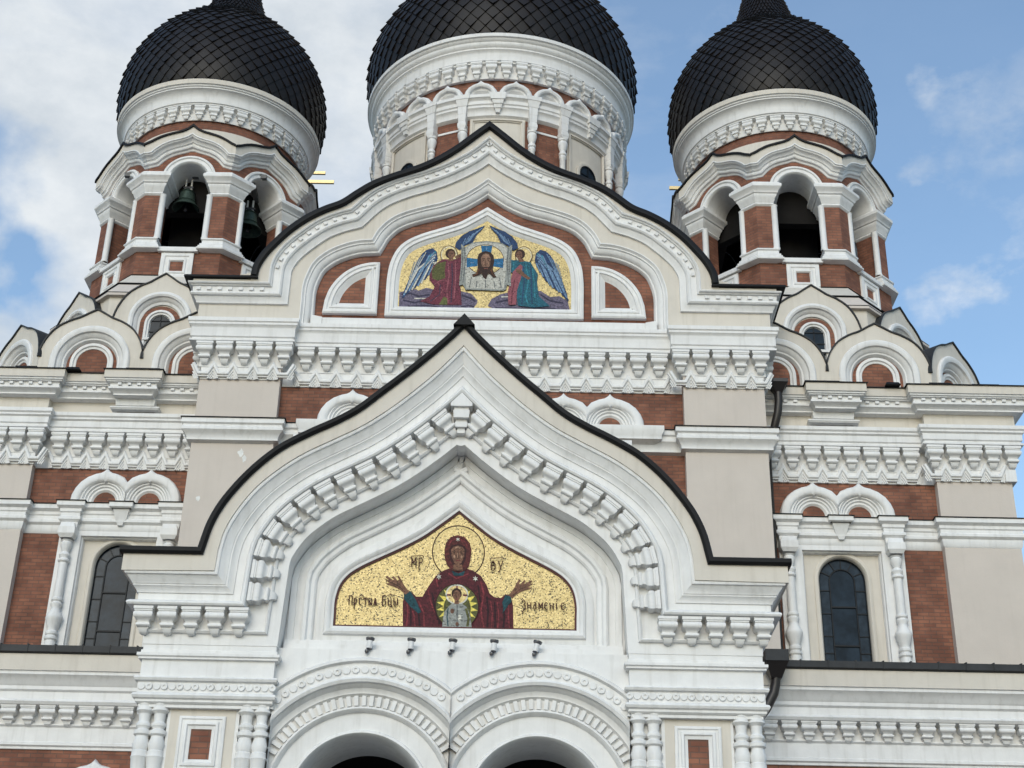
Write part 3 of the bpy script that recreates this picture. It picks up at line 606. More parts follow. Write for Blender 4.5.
# round rosettes in the friezes of the two porch piers
for s in (-1, 1):
    b = MB()
    for i in range(18):
        x = s*(5.28-.1318*i)
        b.lathe([(0, -.012), (.02, -.012), (.025, -.03), (.055, -.03), (.063, -.02), (.065, 0)] if i % 2 else [(0, -.022), (.055, -.022), (.063, -.016), (.065, 0)], 0, 0, WH, 12, xf=lambda p, x=x: (x+p[0], -10.08+p[2], 8.545+p[1]))
    b.build('rosette_frieze', ROOT)
# colonettes and the framed brick panel on each pier
COL = [(.0, 8.2), (.13, 8.2), (.13, 8.13), (.12, 8.05), (.08, 8.0), (.07, 7.9), (.075, 7.86), (.10, 7.83), (.10, 7.79), (.08, 7.76), (.075, 7.74), (.115, 7.71), (.115, 7.65), (.085, 7.62), (.09, 7.58), (.115, 7.48), (.125, 7.38), (.14, 7.36), (.14, 7.30), (.12, 7.27), (.11, 7.24), (.10, 7.10), (.09, 7.04), (.12, 7.0), (.12, 6.95), (.085, 6.92), (.12, 6.88), (.12, 6.83), (.08, 6.79), (.08, 6.2), (.12, 6.1), (.12, 6.0), (.16, 5.9), (.16, 5.6), (.12, 5.5), (.12, 0)]
for s in (-1, 1):
    for x in (5.19, 4.93, 3.45, 3.19):
        b = MB(); b.lathe([(r*(1.28 if r < .125 else 1.0), z+.10*(z > 1)) for r, z in COL], s*x, -9.93, WH, 18)
        # scalloped cap
        b.lathe([(.12, 8.31), (.14, 8.3), (.14, 8.25), (.11, 8.17), (.06, 8.12), (0, 8.11)], s*x, -9.93, WH, 16)
        b.build('colonette', ROOT)
    P = empty('wall_panel', (0, 0, 0), ROOT); f = mx_(0, s)
    b = MB(f); b.plate([(3.58, 5.8), (3.58, 8.30), (4.80, 8.30), (4.80, 5.8)], -9.93, -9.85, WH); b.plate([(3.64, 5.8), (3.64, 8.27), (4.75, 8.27), (4.75, 5.8)], -9.938, -9.93, CR); b.build('field', P)
    b = MB(f); b.ver([(3.80, 7.13), (3.80, 8.08), (4.59, 8.08), (4.59, 7.13)], [(0, .0), (0, .03), (.03, .05), (.05, .05), (.06, .03), (.10, .03), (.11, .06), (.15, .07), (.17, .04), (.22, .02), (.225, -.03)], -9.94, WH, closed=True, cap=False); b.build('frame', P)
    b = MB(f); b.box(4.02, 4.37, -9.945, -9.90, 7.3, 7.88, BR); b.build('brick_panel', P)
# ------------------------------------------------------------------ spotlights
names = ['leftmost of the five small white spotlights below the lower mosaic', 'second from left of the five small white spotlights below the lower mosaic', 'middle one of the five small white spotlights below the lower mosaic', 'second from right of the five small white spotlights below the lower mosaic', 'rightmost of the five small white spotlights, tilted on its bracket below the lower mosaic']
for i, x in enumerate((-1.45, -.73, -.01, .71, 1.45)):
    r = empty('spotlight', (x, -9.80, 9.42), label=names[i], category='spotlight', group='spotlights under the lower mosaic')
    t = R_(14 if i == 4 else 4)
    b = MB(); b.box(-.035, .035, -.02, .03, -.12, -.04, LG); b.frus(-.025, .025, -.14, .0, -.10, -.025, .025, -.14, .0, -.06, LG); b.lathe([(0, -.185), (.025, -.18), (.038, -.155), (.034, -.12), (0, -.10)], -.04, -.16, LG, 12); b.build('bracket', r)
    b = MB(lambda p: (p[0]*math.cos(t)+p[2]*math.sin(t)-.0, p[1]-.14, -p[0]*math.sin(t)+p[2]*math.cos(t)))
    b.lathe([(0, -.09), (.045, -.09), (.05, -.07), (.05, .05), (.047, .06)], 0, 0, LM, 16); b.build('housing', r)
    b = MB(lambda p: (p[0]*math.cos(t)+p[2]*math.sin(t), p[1]-.14, -p[0]*math.sin(t)+p[2]*math.cos(t)))
    b.lathe([(.047, .045), (.072, .06), (.078, .075), (.078, .10), (.066, .10), (.05, .07), (0, .065)], 0, 0, LG, 16); b.lathe([(.02, -.12), (.05, -.10), (.045, -.085)], 0, 0, LG, 12); b.build('rim', r)
# ================================================================== KOKOSHNIKS (ogee gables at the feet of the towers)
def koko(xf, hw=1.48, zb=20.6, zs=21.1, apex=22.62, ring=1.12, zc=20.98, glass=False, depth=2.6, kind=0):
    K = empty('ogee_gable', (0, 0, 0), ROOT)
    h = apex-zs
    half = [(-hw, zb), (-hw, zs)]+cat([(-hw, zs), (-hw*.985, zs+h*.14), (-hw*.90, zs+h*.38), (-hw*.74, zs+h*.60), (-hw*.52, zs+h*.745), (-hw*.31, zs+h*.83), (-hw*.15, zs+h*.92), (0, apex)], 4)[1:]
    F = mirror(half)
    hole = arc(0, zc, ring-.05, 180, 0, 30); hole = [(hole[0][0], zb)]+hole+[(hole[-1][0], zb)]
    b = MB(xf); b.plate(F+hole[::-1], 0, .5, CR); b.build('face', K)
    b = MB(xf); b.ver(F[1:-1], [(-.045, .05), (-.01, .05), (.0, .0), (0, -depth), (-.045, -depth)], 0, RG, pclosed=True); b.build('roof', K)
    b = MB(xf)
    A = arc(0, zc, ring, 180, 0, 36); A = [(A[0][0], zb)]+A+[(A[-1][0], zb)]
    t = ring
    pr = [(0, -.02), (0, .05), (t*.03, .08), (t*.10, .09), (t*.16, .06), (t*.18, .0), (t*.21, -.02), (t*.27, -.06), (t*.29, -.10), (t*.33, -.11), (t*.36, -.12 if glass else -.18), (t*.38, -.13 if glass else -.24)]
    b.ver(A, pr, 0, WH, cap=False)
    b.build('arch_moulding', K)
    RD = .10 if glass else .22; zc += -.09 if glass else .07; GG = .9 if glass else 1
    b = MB(xf); D = arc(0, zc, ring*(.64 if glass else .69), 180, 0, 30); D = [(D[0][0], zb)]+D+[(D[-1][0], zb)]
    if glass:
        r2 = ring*.33; H2 = arc(0, zc, r2, 180, 0, 24); H2 = [(H2[0][0], zb)]+H2+[(H2[-1][0], zb)]
        b.plate(D+H2[::-1], .10, .17, BR)
    else: b.plate(D, .22, .3, BR)
    b.build('brick_disc', K)
    b = MB(xf); E_ = arc(0, zc, ring*.54*GG, 180, 0, 28); E_ = [(E_[0][0], zb)]+E_+[(E_[-1][0], zb)]
    b.ver(E_, [(0, -.02), (0, .05), (t*.03, .07), (t*.08, .07), (t*.10, .03), (t*.15, .02), (t*.165, -.04), (t*.18, -.05)], RD, WH, cap=False); b.build('inner_ring', K)
    if glass:
        b = MB(xf); G = arc(0, zc, ring*.34, 180, 0, 20); G = [(G[0][0], zb)]+G+[(G[-1][0], zb)]
        b.plate(G, .145, .16, GL); b.build('glass', K)
        b = MB(xf)
        b.box(-.014, .014, .12, .14, zb, zc+ring*.33, LD)
        for z in (zc+.12, zc-.25): b.box(-.35, .35, .12, .14, z-.015, z+.015, LD)
        b.build('muntins', K)
        b = MB(xf); b.box(-.42, .42, -.0, .14, zc-.58, zc-.5, WH); b.build('sill', K)
    return K
def loc(ox, oy, rot, s):   # local frame: facing outward, rotated about z; s mirrors the whole thing
    c, n = math.cos(rot), math.sin(rot)
    return lambda p: (s*(ox+p[0]*c-p[1]*n), oy+p[0]*n+p[1]*c, p[2])
TX, TY = 9.62, 7.15
T8 = math.tan(R_(22.5))
for s in (-1, 1):
    KY = 1.62
    for cx in (8.12, 11.0): koko(loc(cx, KY, 0, s), hw=1.44)
    koko(loc(13.46, 2.62, R_(45), s), hw=1.44)
    for cy in (5.2, 8.2): koko(loc(14.5, cy, R_(90), s), hw=1.44)
    # second tier on the octagon
    for k in range(1, 5):
        a = R_(45*(k-1)); A2 = 4.10
        koko(loc(TX+A2*math.sin(a), TY-A2*math.cos(a), a, s), hw=1.38, zb=21.6, zs=22.95, apex=24.72, ring=.93, zc=23.17, glass=True, depth=1.2)
    # solid blocks behind the gables
    b = MB(mx_(0, s))
    pl = [(6.6, KY+.45), (12.3, KY+.45), (14.0, 3.75), (14.0, 11), (6.6, 11)]
    b.add([(x, y, 20.0) for x, y in pl]+[(x, y, 21.2) for x, y in pl]+[(TX, TY, 22.6)], [(0, 1, 6, 5), (1, 2, 7, 6), (2, 3, 8, 7), (3, 4, 9, 8), (5, 6, 10), (6, 7, 10), (7, 8, 10), (8, 9, 10), (9, 5, 10)], RG)
    b.build('attic_roof', ROOT)
    
    oct_ = lambda r: [(TX+r/math.cos(R_(22.5))*math.sin(R_(22.5+45*k)), TY-r/math.cos(R_(22.5))*math.cos(R_(22.5+45*k))) for k in range(8)]
    def ring(b, levels, ms):
        for (r0, z0), (r1, z1), m in zip(levels[:-1], levels[1:], ms):
            A_, B_ = oct_(r0), oct_(r1); b.add([(x, y, z0) for x, y in A_]+[(x, y, z1) for x, y in B_], [(i, (i+1) % 8, 8+(i+1) % 8, 8+i) for i in range(8)], m)
    b = MB(mx_(0, s))
    ring(b, [(3.93, 20), (3.93, 24.0), (4.06, 24.02), (4.06, 24.1)], [CR, BG, BG])
    ring(b, [(4.06, 24.10), (4.06, 24.13), (3.62, 24.66)], [RF, BG]); ring(b, [(3.66, 24.62), (3.70, 24.66), (3.66, 24.69), (3.20, 25.22), (3.23, 25.24), (3.1, 25.27)], [RF, RF, CR, RF, RF])
    b.build('tower_podium', ROOT)

# ================================================================== BELL TOWERS
def scales(b, prof, cx, cy, N, hd, lift, m):
    # resample profile by arc length
    P = cat(prof, 10); acc = [0]
    for a, c in zip(P[:-1], P[1:]): acc.append(acc[-1]+(Vector(c)-Vector(a)).length)
    tot = acc[-1]
    def at(s_):
        s_ = max(0, min(tot, s_)); i = 0
        while i < len(acc)-2 and acc[i+1] < s_: i += 1
        t = (s_-acc[i])/max(1e-9, acc[i+1]-acc[i]); p = Vector(P[i]).lerp(Vector(P[i+1]), t); d = (Vector(P[i+1])-Vector(P[i])).normalized(); return p, Vector((d.y, -d.x))
    b.lathe([(r-.02, z) for r, z in P], cx, cy, m, 64)
    s_ = hd*.3; row = 0
    while s_ < tot-hd*.4:
        pc, nc = at(s_); 
        if pc.x < .42*0+.3: break
        h_ = hd
        pt, ntp = at(s_+h_); pb, nb = at(s_-h_); da = math.pi/N
        for i in range(N):
            a = 2*math.pi*(i+.5*(row % 2))/N
            j = random.uniform(.7, 1.35)
            def P3(p, n, ang, l): q = p+n*l; return (cx+q.x*math.sin(ang), cy-q.x*math.cos(ang), q.y)
            T_ = P3(pt, ntp, a, .0); Lf = P3(pc, nc, a-da*.97, .25*lift); Rt = P3(pc, nc, a+da*.97, .25*lift); B_ = P3(pb, nb, a, lift*j); M_ = P3(pc, nc, a, lift*.40)
            Bi = P3(pb, nb, a, -.01); Li = P3(pc, nc, a-da*.97, -.01); Ri = P3(pc, nc, a+da*.97, -.01)
            b.add([T_, Lf, B_, Rt, M_, Bi, Li, Ri], [(0, 1, 4), (1, 2, 4), (2, 3, 4), (3, 0, 4), (1, 6, 5, 2), (2, 5, 7, 3)], m)
        s_ += hd; row += 1
def cross(b, cx, cy, z, h, m):
    b.box(cx-.06, cx+.06, cy-.05, cy+.05, z, z+h, m)
    for zz, w_ in ((.86, .16), (.66, .34)): b.box(cx-h*w_, cx+h*w_, cy-.045, cy+.045, z+h*zz-.05, z+h*zz+.05, m)
    b.add([(cx-h*.2, cy-.045, z+h*.36), (cx+h*.2, cy-.045, z+h*.26), (cx+h*.2, cy-.045, z+h*.30), (cx-h*.2, cy-.045, z+h*.40), (cx-h*.2, cy+.045, z+h*.36), (cx+h*.2, cy+.045, z+h*.26), (cx+h*.2, cy+.045, z+h*.30), (cx-h*.2, cy+.045, z+h*.40)], [(0, 1, 2, 3), (4, 7, 6, 5), (0, 4, 5, 1), (3, 2, 6, 7)], m)
AP = 3.15
GRB = mat('weathered_beam', (.16, .16, .16), .8, var=.3)
def tower(s):
    T = empty('bell_tower', (s*TX, TY, 24.9), ROOT, label='left bell tower' if s < 0 else 'right bell tower')
    O = (s*TX, TY, 24.9); bo = lambda b, name, **k: at0(b, name, T, O, **k)
    cx = s*TX
    def face(k):
        a = R_(45*k)
        def f(p):
            A = AP-p[1]; lim = A*T8; x = max(-lim, min(lim, p[0]))
            return (cx+s*(x*math.cos(a)+A*math.sin(a)), TY+x*math.sin(a)-A*math.cos(a), p[2])
        return f
    octv = lambda r, k: (cx+s*r/math.cos(R_(22.5))*math.sin(R_(22.5+45*k)), TY-r/math.cos(R_(22.5))*math.cos(R_(22.5+45*k)))
    def octring(b, lv, m):
        for (r0, z0), (r1, z1) in zip(lv[:-1], lv[1:]):
            b.add([octv(r0, k)+(z0,) for k in range(8)]+[octv(r1, k)+(z1,) for k in range(8)], [(i, (i+1) % 8, 8+(i+1) % 8, 8+i) for i in range(8)], m)
    b = MB(); octring(b, [(AP, 24.9), (AP, 26.12)], BR); bo(b, 'base')
    b = MB(); octring(b, [(AP, 26.12), (2.0, 26.12)], WH); b.add([octv(2.3, k)+(26.13,) for k in range(8)], [tuple(range(8))], DK); bo(b, 'belfry_floor')  # middle of the floor painted near-black as belfry shade
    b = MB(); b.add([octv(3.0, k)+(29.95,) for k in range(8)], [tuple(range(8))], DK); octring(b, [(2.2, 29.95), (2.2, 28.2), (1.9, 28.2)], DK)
    b.lathe([(.0, 26.13), (1.25, 26.13), (1.25, 29.9)], cx, TY, DK, 12); bo(b, 'shade_painted_core')  # ceiling, ring and core in near-black: belfry shade painted as colour
    for k in range(8):
        f = face(k); f2 = face(k+1)
        # sill and framed panel of each bay
        b = MB(f); b.box(-.62, .62, -.14, .1, 26.08, 26.20, WH); b.box(-.62, .62, -.09, .1, 26.20, 26.26, WH)
        b.ver([(-.50, 25.12), (-.50, 26.06), (.50, 26.06), (.50, 25.12)], [(0, -.02), (0, .06), (.06, .08), (.12, .08), (.14, .05), (.2, .04), (.22, .07), (.27, .07), (.3, .03), (.3, -.03)], .0, WH, closed=True, cap=False)
        bo(b, 'panel_frame')
        # pier at the corner between bay k and k+1
        g0, g1 = (lambda p: f(p)[:2]), (lambda p: f2(p)[:2])
        half = .80; dp = .75
        # sides run straight inwards from the bay edges
        e0o, e0i = g0((half, 0, 0)), g0((half, dp, 0)); e1i, e1o = g1((-half, dp, 0)), g1((-half, 0, 0))
        path = [e0o, e0i, e1i, e1o, (octv(AP, k))]
        # orientation: outward must be to the right of travel
        ar_ = sum(path[i][0]*path[(i+1) % 5][1]-path[(i+1) % 5][0]*path[i][1] for i in range(5))
        if ar_ < 0: path = path[::-1]
        b = MB(); b.hor(path, [(0, 26.3), (0, 28.3)], BR, closed=True, cap=False); Pr = bo(b, 'belfry_pier')
        b = MB(); b.hor(path, [(0, 26.10), (.22, 26.14), (.23, 26.19), (.19, 26.23), (.19, 26.27), (.15, 26.31), (.15, 26.36), (.10, 26.40), (.09, 26.50), (.13, 26.53), (.13, 26.57), (.05, 26.62), (0, 26.64)], WH, closed=True, cap=False); b.build('base_moulding', Pr); C.objects[-1].location = (0, 0, 0)
        bpy_o = C.objects[-1]; bpy_o.matrix_parent_inverse = Matrix.Translation((-O[0], -O[1], -O[2]))
        b = MB(); b.hor(path, [(0, 28.20), (.03, 28.22), (.06, 28.26), (.04, 28.31), (.06, 28.34), (.10, 28.48), (.14, 28.54), (.14, 28.59), (.18, 28.62), (.20, 28.70), (.26, 28.76), (.29, 28.80), (.29, 28.90), (.25, 28.92), (.23, 28.97), (.16, 28.99), (.14, 29.04), (0, 29.04)], WH, closed=True, cap=False)
        b.add([p+(29.04,) for p in path], [tuple(range(5))], WH); b.build('capital', Pr); C.objects[-1].matrix_parent_inverse = Matrix.Translation((-O[0], -O[1], -O[2]))
        for e, g_ in ((half-.06, f), (-half+.06, f2)):
            b = MB(); q = g_((e, .03, 0)); b.lathe([(.11, 26.6), (.115, 26.66), (.10, 26.70), (.10, 28.2), (.115, 28.24)], q[0], q[1], WH, 14); b.build('half_column', Pr); C.objects[-1].matrix_parent_inverse = Matrix.Translation((-O[0], -O[1], -O[2]))
        # arch and the wall above it
        ZC, r1, r2 = 28.84, .60, .86
        out_ = [(-1.7, 28.9), (-1.7, 29.5), (-1.2, 29.6), (-.6, 30.1), (0, 30.25), (.6, 30.1), (1.2, 29.6), (1.7, 29.5), (1.7, 28.9)]
        hole = arc(0, ZC, .70, 0, 180, 24); hole = [(.70, 28.9)]+hole[2:-2]+[(-.70, 28.9)]
        b = MB(f); b.plate(out_+hole, 0, .3, BR); bo(b, 'arch_wall')
        b = MB(f); b.ver(arc(0, ZC, r2, 180, 0, 30), [(0, -.02), (0, .08), (.03, .11), (.08, .11), (.10, .07), (.16, .06), (.17, .09), (.22, .09), (.26, .05), (.27, 0), (.27, -1.0)], 0, WH, cap=False); bo(b, 'arch')
        # ogee cornice
        hf = [(-1.75, 29.83), (-1.5, 29.88)]+cat([(-1.5, 29.88), (-1.28, 30.00), (-1.08, 30.14), (-.85, 30.26), (-.6, 30.35), (-.36, 30.43), (-.18, 30.52), (0, 30.68)], 3)[1:]
        h2 = [(-1.8, 29.60), (-1.30, 29.62), (-1.24, 29.64)]+cat([(-1.24, 29.64), (-1.12, 29.78), (-.92, 29.95), (-.66, 30.09), (-.36, 30.19), (-.15, 30.28), (0, 30.40)], 3)[1:]; F2 = mirror(h2)
        F = mirror(hf)
        b = MB(f); b.plate(F+[(x, z-.01) for x, z in reversed(F2)], -.36, 0, CR); b.ver(F2, [(-.005, .2), (-.005, .365), (.03, .365), (.04, .33), (.075, .31), (.085, .25), (.13, .20), (.17, .18), (.18, .13), (.21, .12), (.25, .14), (.29, .12), (.31, .05), (.36, .03), (.37, 0)], 0, WH, cap=False); bo(b, 'ogee_cornice')
        b = MB(f); b.ver(F, [(-.045, -.9), (-.05, .38), (-.03, .42), (.03, .42), (.03, .36), (0, .36), (0, -.9)], 0, RF, cap=False, pclosed=True); bo(b, 'roof_edge')
    # drum under the dome
    b = MB(); b.lathe([(3.08, 29.9), (2.86, 31.03)], cx, TY, CR, 64); bo(b, 'skirt_roof')
    b = MB(); b.lathe([(2.86, 30.9), (2.86, 31.6)], cx, TY, BR, 64); bo(b, 'drum')
    b = MB(); pr = [(2.86, 31.36), (2.93, 31.34), (2.95, 31.40), (2.95, 31.78), (3.0, 31.81), (3.12, 31.84), (3.12, 31.88), (3.16, 31.90), (3.17, 31.96), (3.17, 32.08), (3.22, 32.22), (3.3, 32.30), (3.36, 32.33), (3.36, 32.37), (3.40, 32.39), (3.41, 32.43), (3.46, 32.45), (3.47, 32.62), (3.40, 32.65), (2.6, 32.72)]
    b.lathe(pr, cx, TY, WH, 96, ms=[WH]*16+[CR, CR, WH])
    n = 42
    for i in range(n):
        a = 2*math.pi*i/n
        def f(p, a=a): r = 2.95-p[1]; aa = a+p[0]/r; return (cx+r*math.sin(aa), TY-r*math.cos(aa), p[2]+31.82)
        corbel_mb(.36, .17, .47, b, f)
    bo(b, 'drum_cornice')
    Tp = [(3.36, 32.66), (3.50, 33.08), (3.56, 33.62), (3.53, 34.27), (3.36, 35.02), (3.0, 35.82), (2.42, 36.60), (1.82, 37.15), (1.40, 37.50), (1.16, 37.88), (.95, 38.45), (.68, 39.5), (.40, 40.9)]
    b = MB(); scales(b, Tp, cx, TY, 50, .225, .07, DT)
    bo(b, 'onion_dome', sharp=12)
    b = MB(); b.lathe([(.34, 40.9), (.42, 41.1), (.25, 41.3), (.45, 41.6), (.5, 41.9), (.4, 42.2), (.1, 42.4)], cx, TY, GD, 20); cross(b, cx, TY, 42.3, 3.0, GD); bo(b, 'cross')
    # timber bell beams
    b = MB()
    if s < 0:
        b.box(cx-2.3, cx+2.3, TY-2.47, TY-2.33, 29.42, 29.56, GRB); b.box(cx+1.75, cx+1.9, TY-2.3, TY+.6, 29.25, 29.4, GRB); bo(b, 'bell_beam')
for s in (-1, 1): tower(s)
def bell(x, y, z, sc, label):
    r = empty('bell', (x, y, z), label=label, category='bell', group='bronze bells in the left belfry')
    b = MB(); b.lathe([(.0, 0), (.12, -.01), (.20, -.05), (.24, -.13), (.26, -.30), (.29, -.46), (.35, -.60), (.44, -.70), (.46, -.74), (.43, -.75), (.33, -.62), (.24, -.4), (.2, -.15), (0, -.1)], 0, 0, BZ, 28)
    for z_ in (-.12, -.50, -.56): b.lathe([(.24 if z_ > -.3 else .315, z_), (.27 if z_ > -.3 else .345, z_-.015), (.25 if z_ > -.3 else .32, z_-.03)], 0, 0, BZ, 28)
    b.v = [(a*sc, c*sc, d*sc) for a, c, d in b.v]; b.build('bell_body', r)
    b = MB()
    for a in (-.09, .09):
        b.box(a-.035, a+.035, -.03, .03, .0, .07, WH); b.box(a-.025, a+.025, -.025, .025, .12, .42, WH)
    b.box(-.16, .16, -.05, .05, .06, .13, LG); b.build('hanger', r)
    b = MB(); b.lathe([(.0, -.3), (.02, -.3), (.03, -.66), (.06, -.7), (.06, -.78), (0, -.82)], 0, 0, LG, 10); b.build('clapper', r)
bell(-9.80, 4.75, 28.93, .95, 'green bronze bell hanging in the front opening of the left bell tower')
bell(-7.92, 5.55, 28.70, 1.0, 'larger green bronze bell hanging in the right-hand opening of the left bell tower')

# ================================================================== CENTRAL DRUM
DY = 12.88
def wrapd(a0, Rw): 
    def f(p): r = Rw-p[1]; aa = a0+p[0]/Rw; return (r*math.sin(aa), DY-r*math.cos(aa), p[2])
    return f
DR = 4.62
D = empty('central_drum', (0, DY, 27), ROOT, label='great central drum under the largest dome')
O = (0, DY, 27); bo = lambda b, name, **k: at0(b, name, D, O, **k)
b = MB(); b.lathe([(DR, 21), (DR, 36.7)], 0, DY, BR, 96); bo(b, 'drum_wall')
b = MB(); b.lathe([(DR, 36.42), (4.74, 36.42), (4.76, 37.02), (4.86, 37.04), (4.86, 37.10), (4.93, 37.12), (4.93, 37.42), (4.96, 37.50), (5.03, 37.56), (5.03, 37.62), (5.10, 37.68), (5.13, 37.76), (5.13, 37.82), (5.19, 37.86), (5.22, 37.93), (5.28, 37.96), (5.29, 38.10), (5.2, 38.14), (4, 38.3)], 0, DY, WH, 128)
for i in range(56):
    a = 2*math.pi*(i+.5)/56
    def f(p, a=a): r = 4.74-p[1]; aa = a+p[0]/r; return (r*math.sin(aa), DY-r*math.cos(aa), p[2]+37.04)
    corbel_mb(.42, .26, .68, b, f)
bo(b, 'drum_cornice')
# ledge and keels
b = MB(); b.lathe([(DR, 35.56), (4.98, 35.54), (4.98, 35.42), (4.93, 35.39), (4.88, 35.32), (4.88, 35.18), (4.84, 35.14), (4.84, 35.05), (4.78, 35.0), (4.74, 34.9), (4.74, 34.76), (4.66, 34.7), (DR, 34.68)], 0, DY, WH, 128); bo(b, 'drum_ledge')
for i in range(24):
    b = MB(wrapd(R_(7.5+15*i), DR)); R0 = 4.62*R_(7.5)
    hf = [(-R0, 35.5), (-R0*.99, 35.62), (-R0*.9, 35.80), (-R0*.72, 35.96), (-R0*.45, 36.07), (-R0*.2, 36.12), (-R0*.08, 36.19), (0, 36.25)]
    b.ver(mirror(hf), [(0, 0), (0, .22), (.03, .30), (.08, .34), (.14, .34), (.19, .30), (.21, .20), (.26, .18), (.30, .12), (.34, .08), (.36, .0)], 0, WH); b.box(-R0, R0, -.36, 0, 35.50, 35.575, WH); bo(b, 'keel_arch')
for k in range(8):
    a0 = R_(45*k); f = wrapd(a0, DR); hw = DR*R_(13.6)-.10
    V = empty('drum_window', (0, 0, 0), D); V.matrix_parent_inverse = Matrix.Translation((-O[0], -O[1], -O[2]))
    def seg(b, x0, x1, y, z0, z1, m, n=6):
        for i in range(n): xa = x0+(x1-x0)*i/n; xb = x0+(x1-x0)*(i+1)/n; b.add([(xa, y, z0), (xb, y, z0), (xb, y, z1), (xa, y, z1)], [(0, 1, 2, 3)], m)
    b = MB(f); seg(b, -hw, hw, -.03, 30.5, 34.75, CR)
    b.ver([(-hw+.06, 30.5), (-hw+.06, 34.62), (-hw*.5, 34.62), (0, 34.62), (hw*.5, 34.62), (hw-.06, 34.62), (hw-.06, 30.5)], [(0, .0), (0, .09), (.06, .09), (.07, .05), (.11, .03)], -.03, CR, cap=False); b.build('surround', V)
    b = MB(f); A = [(-.42, 30.5)]+arc(0, 33.15, .42, 180, 0, 18)+[(.42, 30.5)]
    b.ver(A, [(-.14, .0), (-.14, .04), (-.06, .06), (0, .04), (0, .02), (.03, .03)], -.04, CR, cap=False); b.build('arch', V)
    b = MB(f); b.plate(A, -.055, -.05, GL); b.build('glass', V)
    b = MB(f); b.box(-.012, .012, -.08, -.055, 30.5, 33.55, LD); b.ver(A, [(0, 0), (0, .03), (.05, .03), (.05, 0)], -.055, LD)
    for z in (31.6, 32.4, 33.15): b.box(-.42, .42, -.08, -.055, z-.015, z+.015, LD)
    b.build('muntins', V)
    for sg in (-1, 1):
        aa = a0+sg*R_(15.2); g_ = wrapd(aa, DR)
        b = MB(g_)
        b.lathe([(r*.82, z) for r, z in [(.13, 30.5), (.13, 33.3), (.16, 33.34), (.16, 33.40), (.13, 33.44), (.17, 33.48), (.17, 33.56), (.12, 33.62), (.15, 33.70), (.21, 33.9), (.21, 34.0), (.17, 34.05), (.21, 34.08), (.21, 34.16)]], 0, -.13, WH, 14)
        for z0, z1, w0, w1 in ((34.16, 34.26, .18, .2), (34.26, 34.4, .21, .21), (34.4, 34.5, .19, .17), (34.5, 34.8, .18, .19), (34.8, 35.12, .2, .22), (35.12, 35.22, .24, .28), (35.22, 35.40, .25, .33), (35.40, 35.57, .36, .38)):
            w0 *= .7; w1 *= .7; b.frus(-w0, w0, -.18-w0*.85, 0, z0, -w1, w1, -.18-w1*.85, 0, z1, WH)
        bo(b, 'column')
    b = MB(f)
    for z0, z1, w0, w1, d in ((34.82, 34.98, .07, .1, .26), (34.98, 35.14, .12, .15, .32), (35.14, 35.3, .17, .2, .38), (35.3, 35.57, .24, .27, .44)): b.frus(-w0, w0, -d+.03, 0, z0, -w1, w1, -d, 0, z1, WH)
    bo(b, 'bracket')
    b = MB(wrapd(a0+R_(22.5), DR)); b.box(-.40, .40, -.05, 0, 34.22, 34.30, WH); bo(b, 'string_course')
kk = 5.1/3.42
Cp = [(5.10, 38.16), (5.26, 38.75), (5.36, 39.45), (5.31, 40.2), (5.04, 41.1), (4.47, 42.1), (3.58, 43.0), (2.61, 43.75), (1.86, 44.3), (1.4, 44.9), (1.07, 45.7), (.7, 47.0), (.5, 48.6)]
b = MB(); scales(b, Cp, 0, DY, 60, .285, .09, DT); bo(b, 'onion_dome', sharp=12)
b = MB(); b.lathe([(.5, 48.5), (.6, 48.8), (.4, 49.0), (.6, 49.4), (.7, 49.8), (.5, 50.2), (.15, 50.5)], 0, DY, GD, 20); cross(b, 0, DY, 50.4, 4.5, GD); bo(b, 'cross')
# nave body carrying the drum, rear turrets with gilded crosses
b = MB(); b.box(-9, 9, 9, 30, 0, 22, CR); b.box(-5.6, 5.6, DY-5.6, DY+5.6, 20, 27.0, WH); b.build('nave', ROOT)
for s in (-1, 1):
    b = MB(); x = s*8.35
    b.lathe([(1.9, 21), (1.9, 28), (2.1, 28.2), (2.1, 28.6), (1.7, 28.8)], x, 17.5, WH, 32); b.build('rear_turret', ROOT)
    b = MB(); scales(b, [(1.7, 28.7), (1.95, 29.4), (1.9, 30.2), (1.4, 31.3), (.7, 32.2), (.3, 33.2), (.2, 34.6)], x, 17.5, 30, .2, .06, DT); b.build('rear_onion_dome', ROOT)
